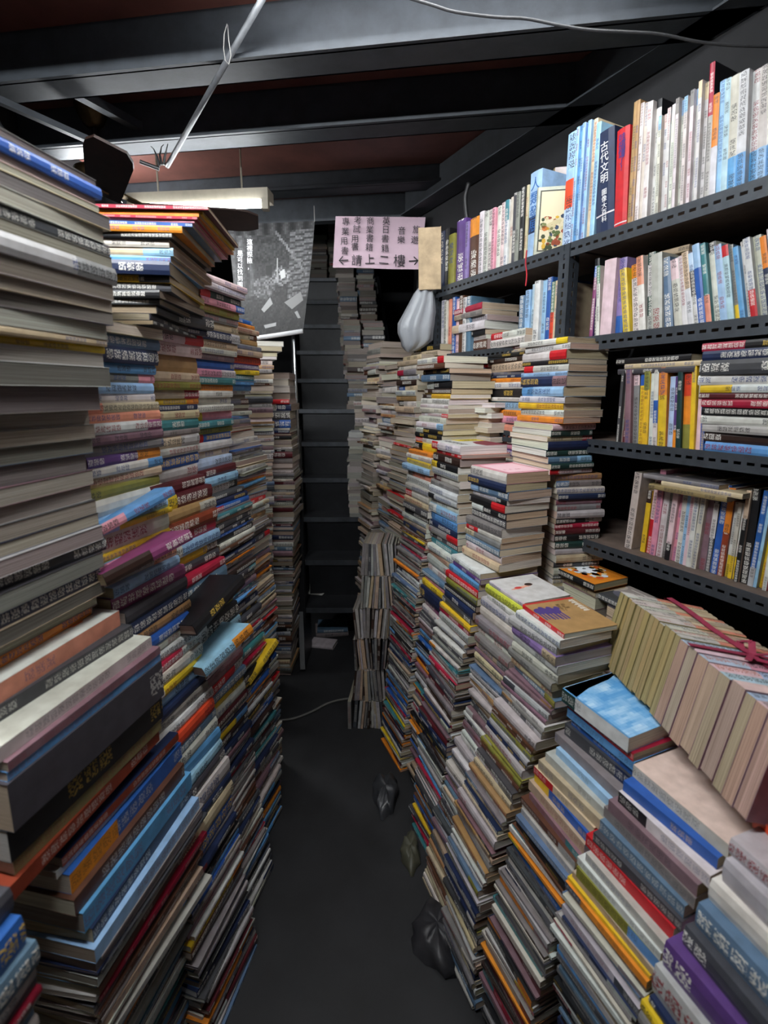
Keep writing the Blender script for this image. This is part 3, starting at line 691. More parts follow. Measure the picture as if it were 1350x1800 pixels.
# column with the red and white book on top, down to the floor
stack('the column below the red-white cover', [(809, 785), (806, 830), (805, 950), (790, 1050), (777, 1174), (765, 1300), (758, 1450)], 1.50, 110, -1, .20, .18,
      'white/red^white@15 red^salmon@7 dbrown^brown@15 black/yellow@12 lgrey@13 offwhite/maroon@13 grey@10 white@14 lgrey/black@10 white@11 lblue/white@16 sky@16 navy@12 grey/red@12 dgrey@10 teal@11 white@12 beige@11 lgrey@16 white@14 gblue@9 pink@9 yellow@12 navy@22 mag@14 white/red@12', fill=FILL_MAG, zb=0, seed=22, tmin=.006, tmax=.018, jit=.9, printed=red_white_print)
stack('the column below the plastic bag', [(778, 625), (791, 660), (793, 702), (783, 740), (776, 785), (758, 815), (757, 842), (751, 937), (742, 981), (730, 1070), (724, 1144), (716, 1250), (705, 1340)], 1.71, 112, -1, .21, .17,
      'white/red@12 brown@10 black@9 gblue@13 black/white@14 dbrown@10 yellow/dbrown@8 white@11 white@7 offwhite@9 white/red@7 offwhite@11 white/lblue@11 black/white@9 black@9 white/red@10 yellow/black@14 orange@8 white@9 yellow@10 lblue@11 salmon/brown@12 white@14 lgrey@12 offwhite/red@13 cream@12 dgrey@12 black@10 lgrey@9 beige@8 navy@9', fill=FILL_MAG, zb=0, seed=23, tmin=.006, tmax=.016)
stack('the fanned pile of white books', [(862, 708), (858, 765), (858, 830)], 1.70, 114, -1, .2, .15,
      '1cream@9 1white/yellow@9 1beige@10 1white@8 1white/red@8 1offwhite@9 1white/red@8 1white@9 1offwhite@9 1crim@9 1lgrey@9', fill=FILL_PAPER, zb=0, ori=1, seed=24, jit=2.2, pages=['#e2dcd2', '#d8cab4', '#cdb494', '#e6e2da'])
TALL = 'the tall pile before the post'
stack(TALL, [(1000, 591), (996, 650), (991, 705), (992, 746)], 1.34, 113, -1, .19, .145,
      'white/yellow@11 white@11 white/red@17 black@9 offwhite/red@13 lblue@8 navy/mauve@19 lblue/sky@18 white@12 yellow@12 white@13 orange@11', zb=1.2, seed=25, pages=['#bfa993', '#cab59d', '#b39d88', '#cdbfad'], jit=.9)
ztall = at(975, 746, 1.34).z
stack('the pages-out pile below the tallest', [(970, 746), (966, 777), (962, 804), (966, 835)], 1.35, 108, -1, .15, .19,
      '2blush@11 2dgreen@11 2cream/red@9 2navy@15 2dgreen@12 2gblue/lblue@12 2dgreen@10 2white/red@9', zb=1.15, seed=26, ori=2, jit=.9, pages=['#e2dbd0', '#d9c9b0', '#dfd6cc'])
stack('the shadowed pile by the shelf', [(979, 835), (977, 900), (974, 972)], 1.37, 100, -1, .15, .2,
      '2tan@11 2grey/gblue@12 2offwhite@11 2navy@10 2mauve@10 2grey@10 2lgrey@13 2black/white@10 2crim@9 2maroon@10 2black@12 2dgreen@13', fill=FILL_PAPER, zb=0, ori=2, seed=27, jit=.7)
stack('the pile behind the tall pile', [(922, 576), (924, 640), (921, 722)], 1.62, 112, -1, .2, .15,
      'white/red@13 white@16 maroon@6 cream@6 black@7 dbrown@10 cream@17 grey@6 navy@6 orange@8 white@12 black@16 white@7 lblue@16', fill=FILL_BRIGHT, zb=0, seed=28)
stack('the pile topped in crimson', [(850, 530), (853, 564), (856, 616)], 1.84, 114, -1, .2, .17,
      'crim^white@12 grey/beige@10 lgrey/crim@10 white/cream@15 black@10 offwhite/pink@8 brown@19', fill=FILL_BRIGHT, zb=0, seed=29, jit=1.3)
stack('the low pile touching the bag', [(772, 604), (768, 640)], 2.02, 118, -1, .2, .16, 'black@11 beige@10 olive/lblue@10', fill=FILL_BRIGHT, zb=0, seed=30)
# front piles with flat covers on top
stack('the pile under the girl cover', [(921, 1060), (905, 1130), (892, 1200), (880, 1300), (840, 1420), (800, 1560), (785, 1660)], 1.12, 110, -1, .165, .15,
      'white^white@9 lemon@16 white@12 lgrey@17 offwhite@18 grey@17 white@14 grey@15', fill=FILL_PAPER, zb=0, seed=31, tmin=.008, tmax=.022, printed=girl_print)
stack('the pile under the ochre cover', [(988, 1114), (976, 1180), (968, 1250), (930, 1340), (872, 1480), (838, 1600), (832, 1740)], .94, 110, -1, .16, .145,
      'red^tan@9 white@15 lgrey@16 lilac/beige@17 lgrey@15 offwhite@16 grey@15 cream@15', fill=FILL_PAPER + ['olive', 'navy'], zb=0, seed=32, tmin=.008, tmax=.022, printed=animal_print)
stack('the narrow column beside the girl', [(848, 1010), (834, 1080), (803, 1200), (790, 1300), (775, 1400), (765, 1560)], 1.30, 110, -1, .185, .19,
      'white@10 purple@9 sky@12 red@13 olive@12 black@10 navy@13 dgrey@12 yellow@10 crim@9 lgrey@12', fill=FILL_MAG, zb=0, seed=33, tmin=.006, tmax=.018)
stack('the pile under the sky cover', [(1108, 1300), (1110, 1335), (1122, 1368), (1060, 1440), (1005, 1540), (965, 1680), (930, 1800)], .77, 112, -1, .165, .165,
      'white/dgreen^sky@26 red^crim@14 sky@16 blue@15 dgrey/navy@22 grey@18 lblue@14 lgrey@15 beige@18 cream/red@14 blue/yellow@16 beige@18', fill=FILL_MAG, zb=0, seed=34, tmin=.006, tmax=.016, mag=True, jit=.9, printed=sky_print)
stack('the pile under the blank cover', [(1290, 1490), (1235, 1560), (1165, 1680), (1110, 1800)], .60, 112, -1, .17, .15,
      'offwhite^buff@24 blue@20 white/black@22 mauve@22 grey@20 gblue@22 dgrey@18 red@22 lgrey@16 white@14 olive/sky@20', fill=FILL_MAG, zb=0, seed=35, tmin=.006, tmax=.016, mag=True, jit=.8)
stack('the frame-corner pile past the bundle', [(1292, 1478), (1262, 1540), (1165, 1690), (1120, 1800)], .585, 108, -1, .23, .19,
      'lgrey@28 lgrey@40 white@36 gblue@40 dgrey@34 purple/white@44 lgrey@46', fill=FILL_MAG, zb=0, seed=36, ref=1.0, tmin=.01, tmax=.03, jit=.8)
random.seed(40)
# supporting stock below the tied bundle and behind the front piles
def hidden_block(c, ang, nx, ny, L, W, z1, fill, seed):
    random.seed(seed)
    t = math.radians(ang); e = Vector((math.cos(t), math.sin(t), 0)); n = Vector((math.sin(t), -math.cos(t), 0))
    for i in range(nx):
        for j in range(ny):
            z = 0.0; o = Vector((*c, 0)) + e * (i * (L + .01)) + n * (j * (W + .01)); top = z1 - random.uniform(0, .02)
            while z < top - .005:
                T = min(random.uniform(.012, .04), top - z)
                make_book(place((o.x, o.y), ang, -1, L * .98, W * .97, T, z, random.choice((0, 1)), 0, 0, random.gauss(0, 1.2)), L * .98, W * .97, T, random.choice(fill), stuff=True); z += T

# flat books lying on the table by the lowest shelf
def flat_book(name_label, corner, z, ang, L, W, T, key, top, cat='book', hard=False, prints=None, side=-1):
    M = place(corner, ang, side, L, W, T, z, 0)
    e = make_book(M, L, W, T, key, (), hard, False, top, None, name_label, 'flat books on the table', None, False, None, True)
    return e
# table-top flat books
e = flat_book('flat book with an orange and white flower cover beside the lowest shelf', at_z(1045, 1028, .982)[:2], .963, 114, .19, .13, .02, 'black', 'orange')
random.seed(50)
pp = []
for i in range(70):
    a, r = random.uniform(0, 6.28), random.uniform(.3, 1) ** .6
    cx, cy_ = .095 + .075 * r * math.cos(a), .065 + .05 * r * math.sin(a)
    pp.append((random.choice(['#e39a3a', '#e8b45a', '#d9702a', '#e9c98a', '#c8d3de', '#b8863e', '#d85a26']), ell(cx, cy_, random.uniform(.006, .012), random.uniform(.006, .012), 7, a)))
pp.append(('#e6ecf1', ell(.095, .068, .036, .030, 18)))
pp += [('#2b2f3a', ell(.10, .066, .004, .007, 6)), ('#e39a3a', ell(.075, .08, .008, .006, 6)), ('#7d8fa6', ell(.115, .078, .006, .003, 6))]
cover_print(e, pp, .02)
e = flat_book('flat book with a dark grey photo cover beside the flower cover', at_z(1100, 1064, .955)[:2], .936, 112, .15, .12, .018, 'dgrey', 'dgrey')
cover_print(e, [('#a49a94', rect(.008, .05, .142, .118)), ('#5c5c68', ell(.05, .048, .032, .02, 12)), ('#c9bfb2', ell(.10, .088, .024, .02, 14)), ('#c79a4e', ell(.095, .09, .005, .016, 8)), ('#e0dcd4', rect(.02, .098, .07, .102))], .018)
hidden_block((.585, 1.26), 112, 1, 1, .17, .11, .962, FILL_PAPER, 41)
hidden_block((.645, 1.10), 108, 1, 1, .14, .09, .935, FILL_PAPER, 43)
hidden_block((.655, .70), 108, 2, 1, .17, .13, .88, FILL_PAPER, 42)

# tied bundle: paperbacks on their fore-edges, spines up, heads towards the aisle
random.seed(51)
bt, bn = at(1090, 1040, 1.02), at(1345, 1222, .63)
bdir = (bn - bt); bl = bdir.length; bdir.normalize(); bdir = Vector((bdir.x, bdir.y, 0)).normalized()
ztop = bt.z - .0
bL, bW = .19, .162
hd = Vector((-bdir.y, bdir.x, 0))            # along the spines, away from the aisle
if hd.x < 0: hd = -hd
tilt = math.radians(9)
k = 0; pos = 0.0
BUN = 'books in the ribbon-tied bundle'
while pos < .42:
    T = random.uniform(.0138, .0165) if k < 13 else random.uniform(.02, .027)
    key = random.choice(['cream', 'offwhite', 'cream']) if k < 13 else random.choice(['blush', 'ice', 'offwhite'])
    dn = Vector((-hd.x * math.sin(tilt), -hd.y * math.sin(tilt), -math.cos(tilt)))   # from spine down to the fore-edge
    ex = hd; ey = Vector((-bdir.x * 0, 0, 0)) + Vector((-hd.x * .22, -hd.y * .22, -1)).normalized()
    ex = (hd - ey * hd.dot(ey)).normalized(); ez = ex.cross(ey)
    dz = random.uniform(-.003, .003) - pos * .02
    org = Vector((bt.x, bt.y, ztop + dz)) + bdir * (pos if ez.dot(bdir) > 0 else pos + T)
    M = frame(org + hd * random.uniform(0, .004), ex, ey, ez)
    first = ['cream paperback closest to the lowest shelf in the ribbon-tied bundle'][0] if k == 0 else PAL[key][1] + ' paperback, ' + ordinal(k) + ' from the shelf end of the ribbon-tied bundle'
    make_book(M, bL * random.uniform(.98, 1.01), bW * random.uniform(.97, 1.02), T, key, ((.42, 'offwhite' if k < 13 else ('blush', 'ice')[k % 2]), (.58, ('salmon', 'cream', 'beige', 'cream')[k % 4] if k < 13 else ('pink', 'ice', 'blush')[k % 3])), False, False, 'khaki' if k < 13 else 'mauve', '#a89468' if k < 13 else '#b39c8a', first, BUN, None, False, srgb('#b5603a'))
    pos += T + .0006; k += 1
rb = empty('ribbon', Matrix.Translation((bt.x, bt.y, ztop))); tag(rb, 'crimson ribbon tied in a bow round the bundle of cream paperbacks', 'ribbon')
def rp_(a, b, h=.0035): return bdir * a + hd * b + Vector((0, 0, h - a * .02 - b * .21))
def strip(mb, pts, w):
    for p, q in zip(pts, pts[1:]):
        d = (q - p).normalized(); sd = d.cross(Vector((0, 0, 1)))
        if sd.length < .1: sd = hd.copy()
        sd = sd.normalized() * w / 2; up = Vector((0, 0, .0012))
        mb.face((p - sd, q - sd, q + sd, p + sd)); mb.face((p - sd + up, p + sd + up, q + sd + up, q - sd + up))
m = MB(); strip(m, [rp_(-.012, .115, -.12), rp_(-.008, .115, .002)] + [rp_(a / 10 * .42, .115 + .004 * math.sin(a * 1.3), .006) for a in range(11)], .013); m.build('long_band', M_RIBBON, rb)
m = MB(); strip(m, [rp_(.235, -.004 + b / 8 * .215, .006) for b in range(9)], .011); m.build('cross_band', M_RIBBON, rb)
m = MB()
for s in (-1, 1):
    strip(m, [rp_(.235, .115, .008), rp_(.235 + s * .022, .13, .024), rp_(.235 + s * .036, .12, .014), rp_(.235 + s * .018, .108, .008), rp_(.235, .115, .009)], .011)
    strip(m, [rp_(.235, .115, .008), rp_(.25 + s * .01, .115 - s * .03, .007)], .010)
m.build('bow', M_RIBBON, rb)
P = at(1322, 1452, .62)
make_book(place((P.x, P.y), 96, -1, .13, .14, .10, P.z, 0, ref=1.0), .13, .14, .10, 'vermil', (), True, False, None, '#8a7a4a', 'thick red-orange book at the frame edge on the grey corner pile', 'books on the corner pile', None, False, None, True)
cover_print(RED_DISC[0], [('#8e2a2c', ell(RED_DISC[1] * .55, .07, .022, .022, 20))] + marks(RED_DISC[1] * .7, .03, RED_DISC[1] * .95, .12, 5, 1, '#8f8a86'), 0).matrix_local = Matrix.Translation((0, 0, -.0008))
# book laid across the uprights of the second shelf, and laid on the rows of the third and fourth
def laid(pxf, pxn, z, zc, items, where, group, back=0.0, W=.15):
    tf, tn = t_of(pxf, zc), t_of(pxn, zc); ang = math.degrees(math.atan2(DS.y, DS.x))
    for i, (key, T, lab, o_, dx) in enumerate(items):
        P = S(tn, .012 + back); L = (tf - tn)
        M = place((P.x, P.y), ang, -1, L * random.uniform(.95, 1.0), W, T, z, o_, dx, 0, random.gauss(0, 1))
        make_book(M, L, W, T, key, (), False, False, None, None, lab, group); z += T
laid(1097, 1185, at(1140, 447, S(t_of(1140, 1.86)).y if False else 1.28).z, 1.86, [('beige', .014, 'beige book laid flat across the tops of the second-shelf row', 0, 0)], '', 'laid books', .05)
laid(1080, 1215, 1.366 + .182, 1.55, [('dgrey', .014, 'blue-grey book laid flat directly on the third-shelf row', 0, 0), ('cream', .012, 'cream-spined book laid on the third-shelf row, second up', 0, -.02), ('black', .016, 'black book laid on the third-shelf row, third up', 0, .01)], '', 'books laid on the third-shelf row', .0)
laid(1150, 1290, 1.07 + .186, 1.26, [('khaki', .013, 'yellowish book laid flat directly on the lowest-shelf row', 0, .02), ('cream', .012, 'cream book laid on the lowest-shelf row, second up', 0, -.01), ('grey', .011, 'grey book laid on the lowest-shelf row, topmost', 0, .04)], '', 'books laid on the lowest-shelf row', .0)
tq = t_of(1236, 1.366); Pq = S(tq, .02)
stack('the third shelf pile', [(1240, 604), (1230, 640), (1228, 700), (1238, 792)], Pq.y, 117.3, -1, .24, .16,
      'black/crim@14 navy@17 dgrey/ice@25 white@17 white/yellow@13 maroon@11 crim@14 black@14 white@15 lgrey@14 dbrown@17', fill=['sky'], zb=1.367, seed=52, ref=1.0, jit=.8, tmin=.018, tmax=.03, hero_fill=2)
# art covers on the top shelf
def find(lab):
    for o in bpy.data.objects:
        if o.get('label', '').startswith(lab): return o
ps = t_of(938, 1.923); P = S(ps, .0, 1.924)
e = make_book(frame(P, (.05, 0, 1), (Vector((1, -.25, 0))).normalized(), Vector((0, 0, 1)).cross(Vector((1, -.25, 0)).normalized())), .20, .10, .016, 'offwhite', (), True, False, None, None, 'book with a framed leafy cover turned outward on the top shelf', 'books on the far top shelf', None, False, None, True)
random.seed(53)
pp = [('#4a4a44', [(.012, .008), (.19, .008), (.19, .094), (.012, .094)]), ('#cfc3a4', [(.016, .012), (.186, .012), (.186, .09), (.016, .09)])]
for i in range(60):
    x, y = random.uniform(.02, .115), random.uniform(.015, .088)
    pp.append((random.choice(['#4b5a2e', '#c49a2e', '#8a3f24', '#2f3e55', '#c96f35', '#6b7040', '#303a24', '#bdb08a']), ell(x, y, random.uniform(.004, .009), random.uniform(.004, .010), 6, i)))
cp_ = cover_print(e, [(c, p) for c, p in pp], 0)
cp_.matrix_local = Matrix.Translation((0, 0, -.0008)) @ Matrix.Scale(-1, 4, (0, 0, 1))
P = S(t_of(926, 1.923), .10, 1.924)
e = make_book(frame(P, (0, 0, 1), (Vector((1, -.2, 0))).normalized(), Vector((0, 0, 1)).cross(Vector((1, -.2, 0)).normalized())), .285, .11, .03, 'khaki', (), True, False, 'lgrey', None, 'speckled-spine book with a grey cover standing tall behind the leafy cover', 'books on the far top shelf')
# ------------------------------------------------------------------ far end of the aisle, shelf side
stack('the far column under the bag', [(738, 622), (733, 700), (722, 790), (712, 884)], 2.02, 112, -1, .2, .17,
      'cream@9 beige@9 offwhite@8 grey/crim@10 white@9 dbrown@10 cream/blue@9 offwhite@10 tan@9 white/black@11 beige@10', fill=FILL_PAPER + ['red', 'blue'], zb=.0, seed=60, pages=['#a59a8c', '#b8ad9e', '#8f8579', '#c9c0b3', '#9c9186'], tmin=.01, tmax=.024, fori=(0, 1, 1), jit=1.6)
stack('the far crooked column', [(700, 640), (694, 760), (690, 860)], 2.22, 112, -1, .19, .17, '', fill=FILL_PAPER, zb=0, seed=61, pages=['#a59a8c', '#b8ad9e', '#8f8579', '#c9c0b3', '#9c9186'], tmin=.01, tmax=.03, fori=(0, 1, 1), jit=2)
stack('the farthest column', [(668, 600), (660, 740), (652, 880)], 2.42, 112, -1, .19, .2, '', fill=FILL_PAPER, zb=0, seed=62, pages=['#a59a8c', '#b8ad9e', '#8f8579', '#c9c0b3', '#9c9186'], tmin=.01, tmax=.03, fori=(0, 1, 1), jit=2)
# magazine tiers standing on edge at the foot of that column
random.seed(63)
zz = 0.0; tier = 0
while zz < .83:
    h = random.uniform(.125, .15); x0 = .05 - .035 * 0
    p = at(706 - tier * 0, 1290, 1.95)
    xx = -.145 + tier * .012 + random.uniform(-.008, .008); i = 0; xe = xx + .17
    while xx < xe:
        T = random.uniform(.006, .016); lean = random.uniform(-.02, .05) * math.sin(tier + i * .5)
        M = frame((xx, 1.965 + random.uniform(-.008, .008), zz), Vector((.10 * math.sin(tier * 1.7 + i * .35), 0, 1)).normalized(), Vector((.1, 1, 0)).normalized(), Vector((.10 * math.sin(tier * 1.7 + i * .35), 0, 1)).normalized().cross(Vector((.1, 1, 0)).normalized()))
        M = M @ Matrix.Translation((0, 0, 0))
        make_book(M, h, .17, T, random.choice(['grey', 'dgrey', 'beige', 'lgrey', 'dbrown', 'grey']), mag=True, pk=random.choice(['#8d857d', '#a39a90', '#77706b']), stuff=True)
        xx += T + .001; i += 1
    zz += h + .002; tier += 1
# books kept on the stair treads
random.seed(64)
M_ = None
for n in range(2, NT):
    tx, ty, tz = tread_xy(n)
    lo = {2: 612, 3: 640, 4: 622, 5: 610, 6: 604, 7: 598, 8: 594, 9: 592, 10: 545}[n]
    x = x_of(lo, ty, tz + .1)
    while x < tx + SW - .12:
        wd = random.uniform(.13, .17); hh = random.uniform(.30, .52) if n > 3 else random.uniform(.2, .3)
        if n == 2: hh = .52; wd = .125
        z = tz + .001
        while z < tz + hh:
            T = random.uniform(.014, .04)
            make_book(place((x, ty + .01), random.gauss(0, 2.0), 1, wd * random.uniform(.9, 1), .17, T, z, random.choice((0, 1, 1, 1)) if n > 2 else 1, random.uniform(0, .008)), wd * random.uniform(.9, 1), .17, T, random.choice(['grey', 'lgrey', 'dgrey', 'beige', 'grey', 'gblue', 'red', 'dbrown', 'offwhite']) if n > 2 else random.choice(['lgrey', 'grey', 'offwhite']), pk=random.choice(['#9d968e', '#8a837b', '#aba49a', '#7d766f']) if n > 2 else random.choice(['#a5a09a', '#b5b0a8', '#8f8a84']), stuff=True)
            z += T
        x += wd + .012
        if n == 2: break

# ------------------------------------------------------------------ the piles on the other side of the aisle
LMIX = 'offwhite white cream beige grey dgrey black navy blue sky lblue salmon pink red yellow orange purple teal maroon tan lgrey mauve'.split()
stack('the nearest slab pile', [(163, 318), (172, 345), (188, 400), (193, 430), (195, 500), (190, 590), (185, 690), (160, 740), (158, 870), (186, 960), (180, 1030), (164, 1062)], .86, 78, 1, .30, .23,
      '1gblue^grey@12 blue@20 1dgrey@16 1beige^blush@16 1cream@24 1offwhite/orange@24 dgrey@22 1grey@20 lgrey/grey@30 1lgrey@28 1beige@20 1grey@22 1grey@26 cream@12 yellow/dbrown@12 1lgrey@24 1white@34 1grey@40 1offwhite@26 1grey@24 1gblue@26 1dgrey@30 1mauve@26 1lgrey@26 1dgrey@24 1navy@20 1lgrey@24 dgrey@22 1dgrey@26 navy@24 1beige@22 1mauve@22 orange/brown@18 1grey@16 black/olive@12',
      zb=1.05, seed=70, ref=1.0, jit=1.2, pages=['#a39a92', '#8f867f', '#b3a99e', '#7d7570', '#6b6664'], noun='book')
zl = .0
stack('the pile jutting into the aisle', [(214, 1072), (216, 1100), (277, 1131), (285, 1160), (288, 1200), (282, 1280), (268, 1330)], .88, 78, 1, .33, .27,
      'salmon^white@26 dgrey@20 offwhite^offwhite@18 mauve@12 sky@12 dgrey@60 black@40 khaki@20 rust@20', zb=.70, seed=71, ref=1.0, mag=True, jit=.5, printed=art_mag_print)
stack('the pile below the jutting one', [(98, 1515), (140, 1600), (172, 1680), (176, 1800)], .64, 79, 1, .31, .23,
      'rust^navy@16 white@12 blue/orange@34 brown@28 sky@34 navy@24 lblue@24', fill=FILL_MAG, zb=0, seed=72, mag=True, tmin=.006, tmax=.018)
stack('the dark front corner pile', [(8, 1560), (40, 1620), (66, 1640), (70, 1700), (60, 1800)], .50, 84, 1, .2, .2, 'dgrey@40 blue@50 gblue@40', fill=FILL_MAG, zb=0, seed=73, ref=1.0, tmin=.01, tmax=.025)
# column one: bright spines
stack('the first column past the slabs', [(285, 580), (272, 620), (270, 690), (286, 735), (280, 800), (281, 850), (300, 890), (300, 930), (322, 1000), (340, 1080), (360, 1180), (386, 1280), (408, 1380), (425, 1500), (455, 1680)], 1.09, 76, 1, .215, .17,
      '1cream/orange@18 gblue@19 navy@26 sky/cream@16 grey/pink@15 lblue@18 white@14 cream/salmon@15 salmon@15 white/mag@17 mauve@15 grey@17 purple/orange@17 white/sky@15 cream@16 olive@17 white/maroon@24 lblue@17 yellow/lblue@8 offwhite@28 yellow@12 sky/pink@15 offwhite/salmon@22 lblue@16 mag@22 dgrey@20 navy@20 tan@16 blue@16 offwhite@14 white@16 crim/white@14 offwhite@18 yellow/white@14 lblue@18 navy@14 grey@14 white@16 vermil@20 gblue@16 white@18 sky@20 lblue@16 dgrey@16 offwhite@26 navy@14 cream@22 blue@26', fill=FILL_MAG, zb=0, seed=74, ref=1.0, tmin=.007, tmax=.02)
stack('the second column past the slabs', [(386, 560), (352, 610), (346, 640), (350, 690), (348, 760), (345, 820), (368, 850), (380, 900), (384, 960), (402, 1020), (420, 1080), (428, 1180), (440, 1290), (455, 1400), (485, 1540)], 1.31, 76, 1, .215, .16,
      'dgrey@22 grey/navy@10 blush/red@18 blush@20 tan@27 cream@15 olive@14 cream/crim@14 yellow/orange@10 navy@10 cream@14 teal@17 grey@10 cream/lgrey@18 lgrey/olive@14 blue@20 lgrey/red@20 maroon@18 maroon/yellow@22 tan/lgrey@17 rust@20 crim@18 lblue/white@18 yellow/brown@16 dgrey@16 crim@14 gblue@26 cream/orange@20 olive@16 black/white@26 lblue@22 orange@16 white@18 mauve@16 red/white@16 gblue@16 yellow@14 white@14', fill=FILL_MAG, zb=0, seed=75, ref=1.0, tmin=.007, tmax=.02)
stack('the third column past the slabs', [(436, 508), (425, 540), (418, 600), (405, 700), (410, 760), (406, 800), (420, 850), (440, 880), (445, 950), (452, 1050), (470, 1150), (486, 1290), (496, 1420)], 1.53, 76, 1, .215, .16,
      'blush@10 white@11 dgreen/red@12 pink/blue@11 olive@12 grey@12 cream@14 navy/white@16 cream@12 offwhite@10 mauve@10 blue@14 pink/white@13 teal@12 orange@10 white@11 offwhite@12 white@11 pink/yellow@14 teal@12 olive@10 blue/red@13 white@14 beige@12 ice@16 maroon@14 lblue@14 white/black@14', fill=FILL_MAG, zb=0, seed=76, ref=1.0, tmin=.007, tmax=.022, jit=1.3)
stack('the fourth column past the slabs', [(446, 566), (460, 640), (434, 700), (446, 760), (468, 800), (470, 900), (478, 1000), (486, 1100), (494, 1300)], 1.76, 76, 1, .21, .16,
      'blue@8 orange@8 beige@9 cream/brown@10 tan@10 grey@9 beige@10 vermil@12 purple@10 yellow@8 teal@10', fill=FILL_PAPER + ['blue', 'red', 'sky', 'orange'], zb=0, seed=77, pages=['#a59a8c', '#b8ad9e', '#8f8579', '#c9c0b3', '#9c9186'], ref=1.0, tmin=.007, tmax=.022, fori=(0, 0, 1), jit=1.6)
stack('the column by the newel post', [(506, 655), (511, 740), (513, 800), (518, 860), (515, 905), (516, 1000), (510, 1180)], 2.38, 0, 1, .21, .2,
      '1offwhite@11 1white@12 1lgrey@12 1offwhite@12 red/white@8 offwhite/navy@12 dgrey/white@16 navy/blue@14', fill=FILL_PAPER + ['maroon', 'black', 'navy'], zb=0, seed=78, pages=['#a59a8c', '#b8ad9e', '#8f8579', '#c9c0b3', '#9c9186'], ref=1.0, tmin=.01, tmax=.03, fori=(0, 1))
# loose books slipped out of the aisle-side columns
def loose_book(px, py, Y, ang, pitch, roll, L, W, T, key, label, **k):
    M = Matrix.Translation(at(px, py, Y)) @ Matrix.Rotation(math.radians(ang), 4, 'Z') @ Matrix.Rotation(math.radians(pitch), 4, 'Y') @ Matrix.Rotation(math.radians(roll), 4, 'X')
    make_book(M, L, W, T, key, k.get('b', ()), k.get('hard', False), False, k.get('top'), None, label, 'loose books', None, False, None, True)
loose_book(346, 1118, 1.02, 72, -14, -8, .20, .14, .030, 'black', 'thick black hardcover slipping out of the second column past the slabs', hard=True)
loose_book(363, 1190, 1.03, 60, -16, -14, .16, .12, .026, 'lblue', 'light blue book tilting out below the black hardcover', b=((.6, 'lblue'), (.4, 'orange')))
loose_book(440, 1205, 1.40, 66, -24, -20, .17, .13, .022, 'yellow', 'bright yellow book jutting out low into the aisle')
loose_book(188, 1030, .84, 62, -10, -12, .20, .14, .024, 'mag', 'magenta and dark book sliding out beside the slab pile', b=((.5, 'dbrown'), (.5, 'mag')))
loose_book(182, 940, .88, 66, -14, -10, .18, .13, .020, 'sky', 'sky-blue comic fanned out above the magenta book', b=((.3, 'pink'), (.7, 'sky')))
# upper piles
stack('the red-topped pile near the fan', [(366, 364), (360, 372), (350, 386), (318, 404), (300, 430), (297, 500), (270, 540), (270, 572)], 1.02, 94, 1, .28, .26,
      '2crim^maroon@7 2yellow@5 2orange@6 2crim@5 2pink@5 2blue^gblue@7 2orange/black@12 2black@10 2offwhite@14 2cream/lblue@14 2sky/dgreen@12 2navy@24 2yellow/black@12 2dgrey@14 2black@14 2dgrey@10', fill=['dgrey', 'black'], zb=1.635, seed=79, jit=1.4, pages=['#b7a58e', '#a8987f', '#8c7d6c'])
stack('the dim pile under the poster', [(500, 600), (480, 640)], 2.12, 20, 1, .2, .2, '1grey@9 1dgrey@9 1grey@9', fill=FILL_PAPER, zb=0, seed=80, ref=1.0, fori=(0, 1))
flush_books(290, 45)
tag(STUFF.build('book_stock', [M_COVER, M_PAGE]), 'the remaining piled books and magazines packed along both sides of the aisle', 'books', None, 'stuff')

# ------------------------------------------------------------------ hanging signs
sg = empty('paper_sign', Matrix.Translation(at(668, 427, 2.745))); tag(sg, 'pink paper sign with handwritten black characters hung over the stair', 'sign')
so = at(668, 427, 2.745)
m = MB(); cor = [at(590, 380, 2.755), at(748, 382, 2.745), at(739, 474, 2.735), at(585, 470, 2.745)]
N_ = 12
def bil(u, v):
    p = cor[0].lerp(cor[1], u).lerp(cor[3].lerp(cor[2], u), v); return p + Vector((0, .004 * math.sin(u * 9 + v * 2) * v, 0))
for i in range(N_):
    for j in range(6):
        q = [bil(i / N_, j / 6) - so, bil((i + 1) / N_, j / 6) - so, bil((i + 1) / N_, (j + 1) / 6) - so, bil(i / N_, (j + 1) / 6) - so]
        m.face(q[::-1]); m.face([p + Vector((0, .0012, 0)) for p in q])
m.build('paper', M_PINKP, sg)
random.seed(90)
def sign_char(ch, px, py, size, mat=M_INK, par=sg, org=so, Y=2.728, name='handwritten_character', rot=5, sx=1.0):
    p = at(px, py, Y) - org; a = math.radians(random.uniform(-rot, rot))
    M = frame(p, (math.cos(a) * sx, 0, math.sin(a)), (-math.sin(a), 0, math.cos(a)), (0, -1, 0))
    text(ch, size, mat, par, M, name=name, ext=.0006)
for ch, px, py in (('旅', 732, 403), ('遊', 729, 421), ('音', 706, 405), ('樂', 705, 421), ('英', 679, 388), ('日', 678, 403), ('書', 677, 419), ('籍', 677, 436), ('商', 651, 388), ('業', 650, 403), ('書', 650, 418), ('籍', 649, 434),
                   ('考', 629, 387), ('試', 627, 402), ('用', 624, 419), ('書', 624, 433), ('專', 608, 389), ('業', 607, 406), ('用', 605, 423), ('書', 606, 440)):
    sign_char(ch, px, py + 1.5, .042)
for ch, px, py, sz in (('←', 604, 458, .07), ('請', 627, 459, .058), ('上', 650, 457, .056), ('二', 675, 458, .056), ('樓', 702, 460, .066), ('→', 727, 459, .07)): sign_char(ch, px, py, sz)

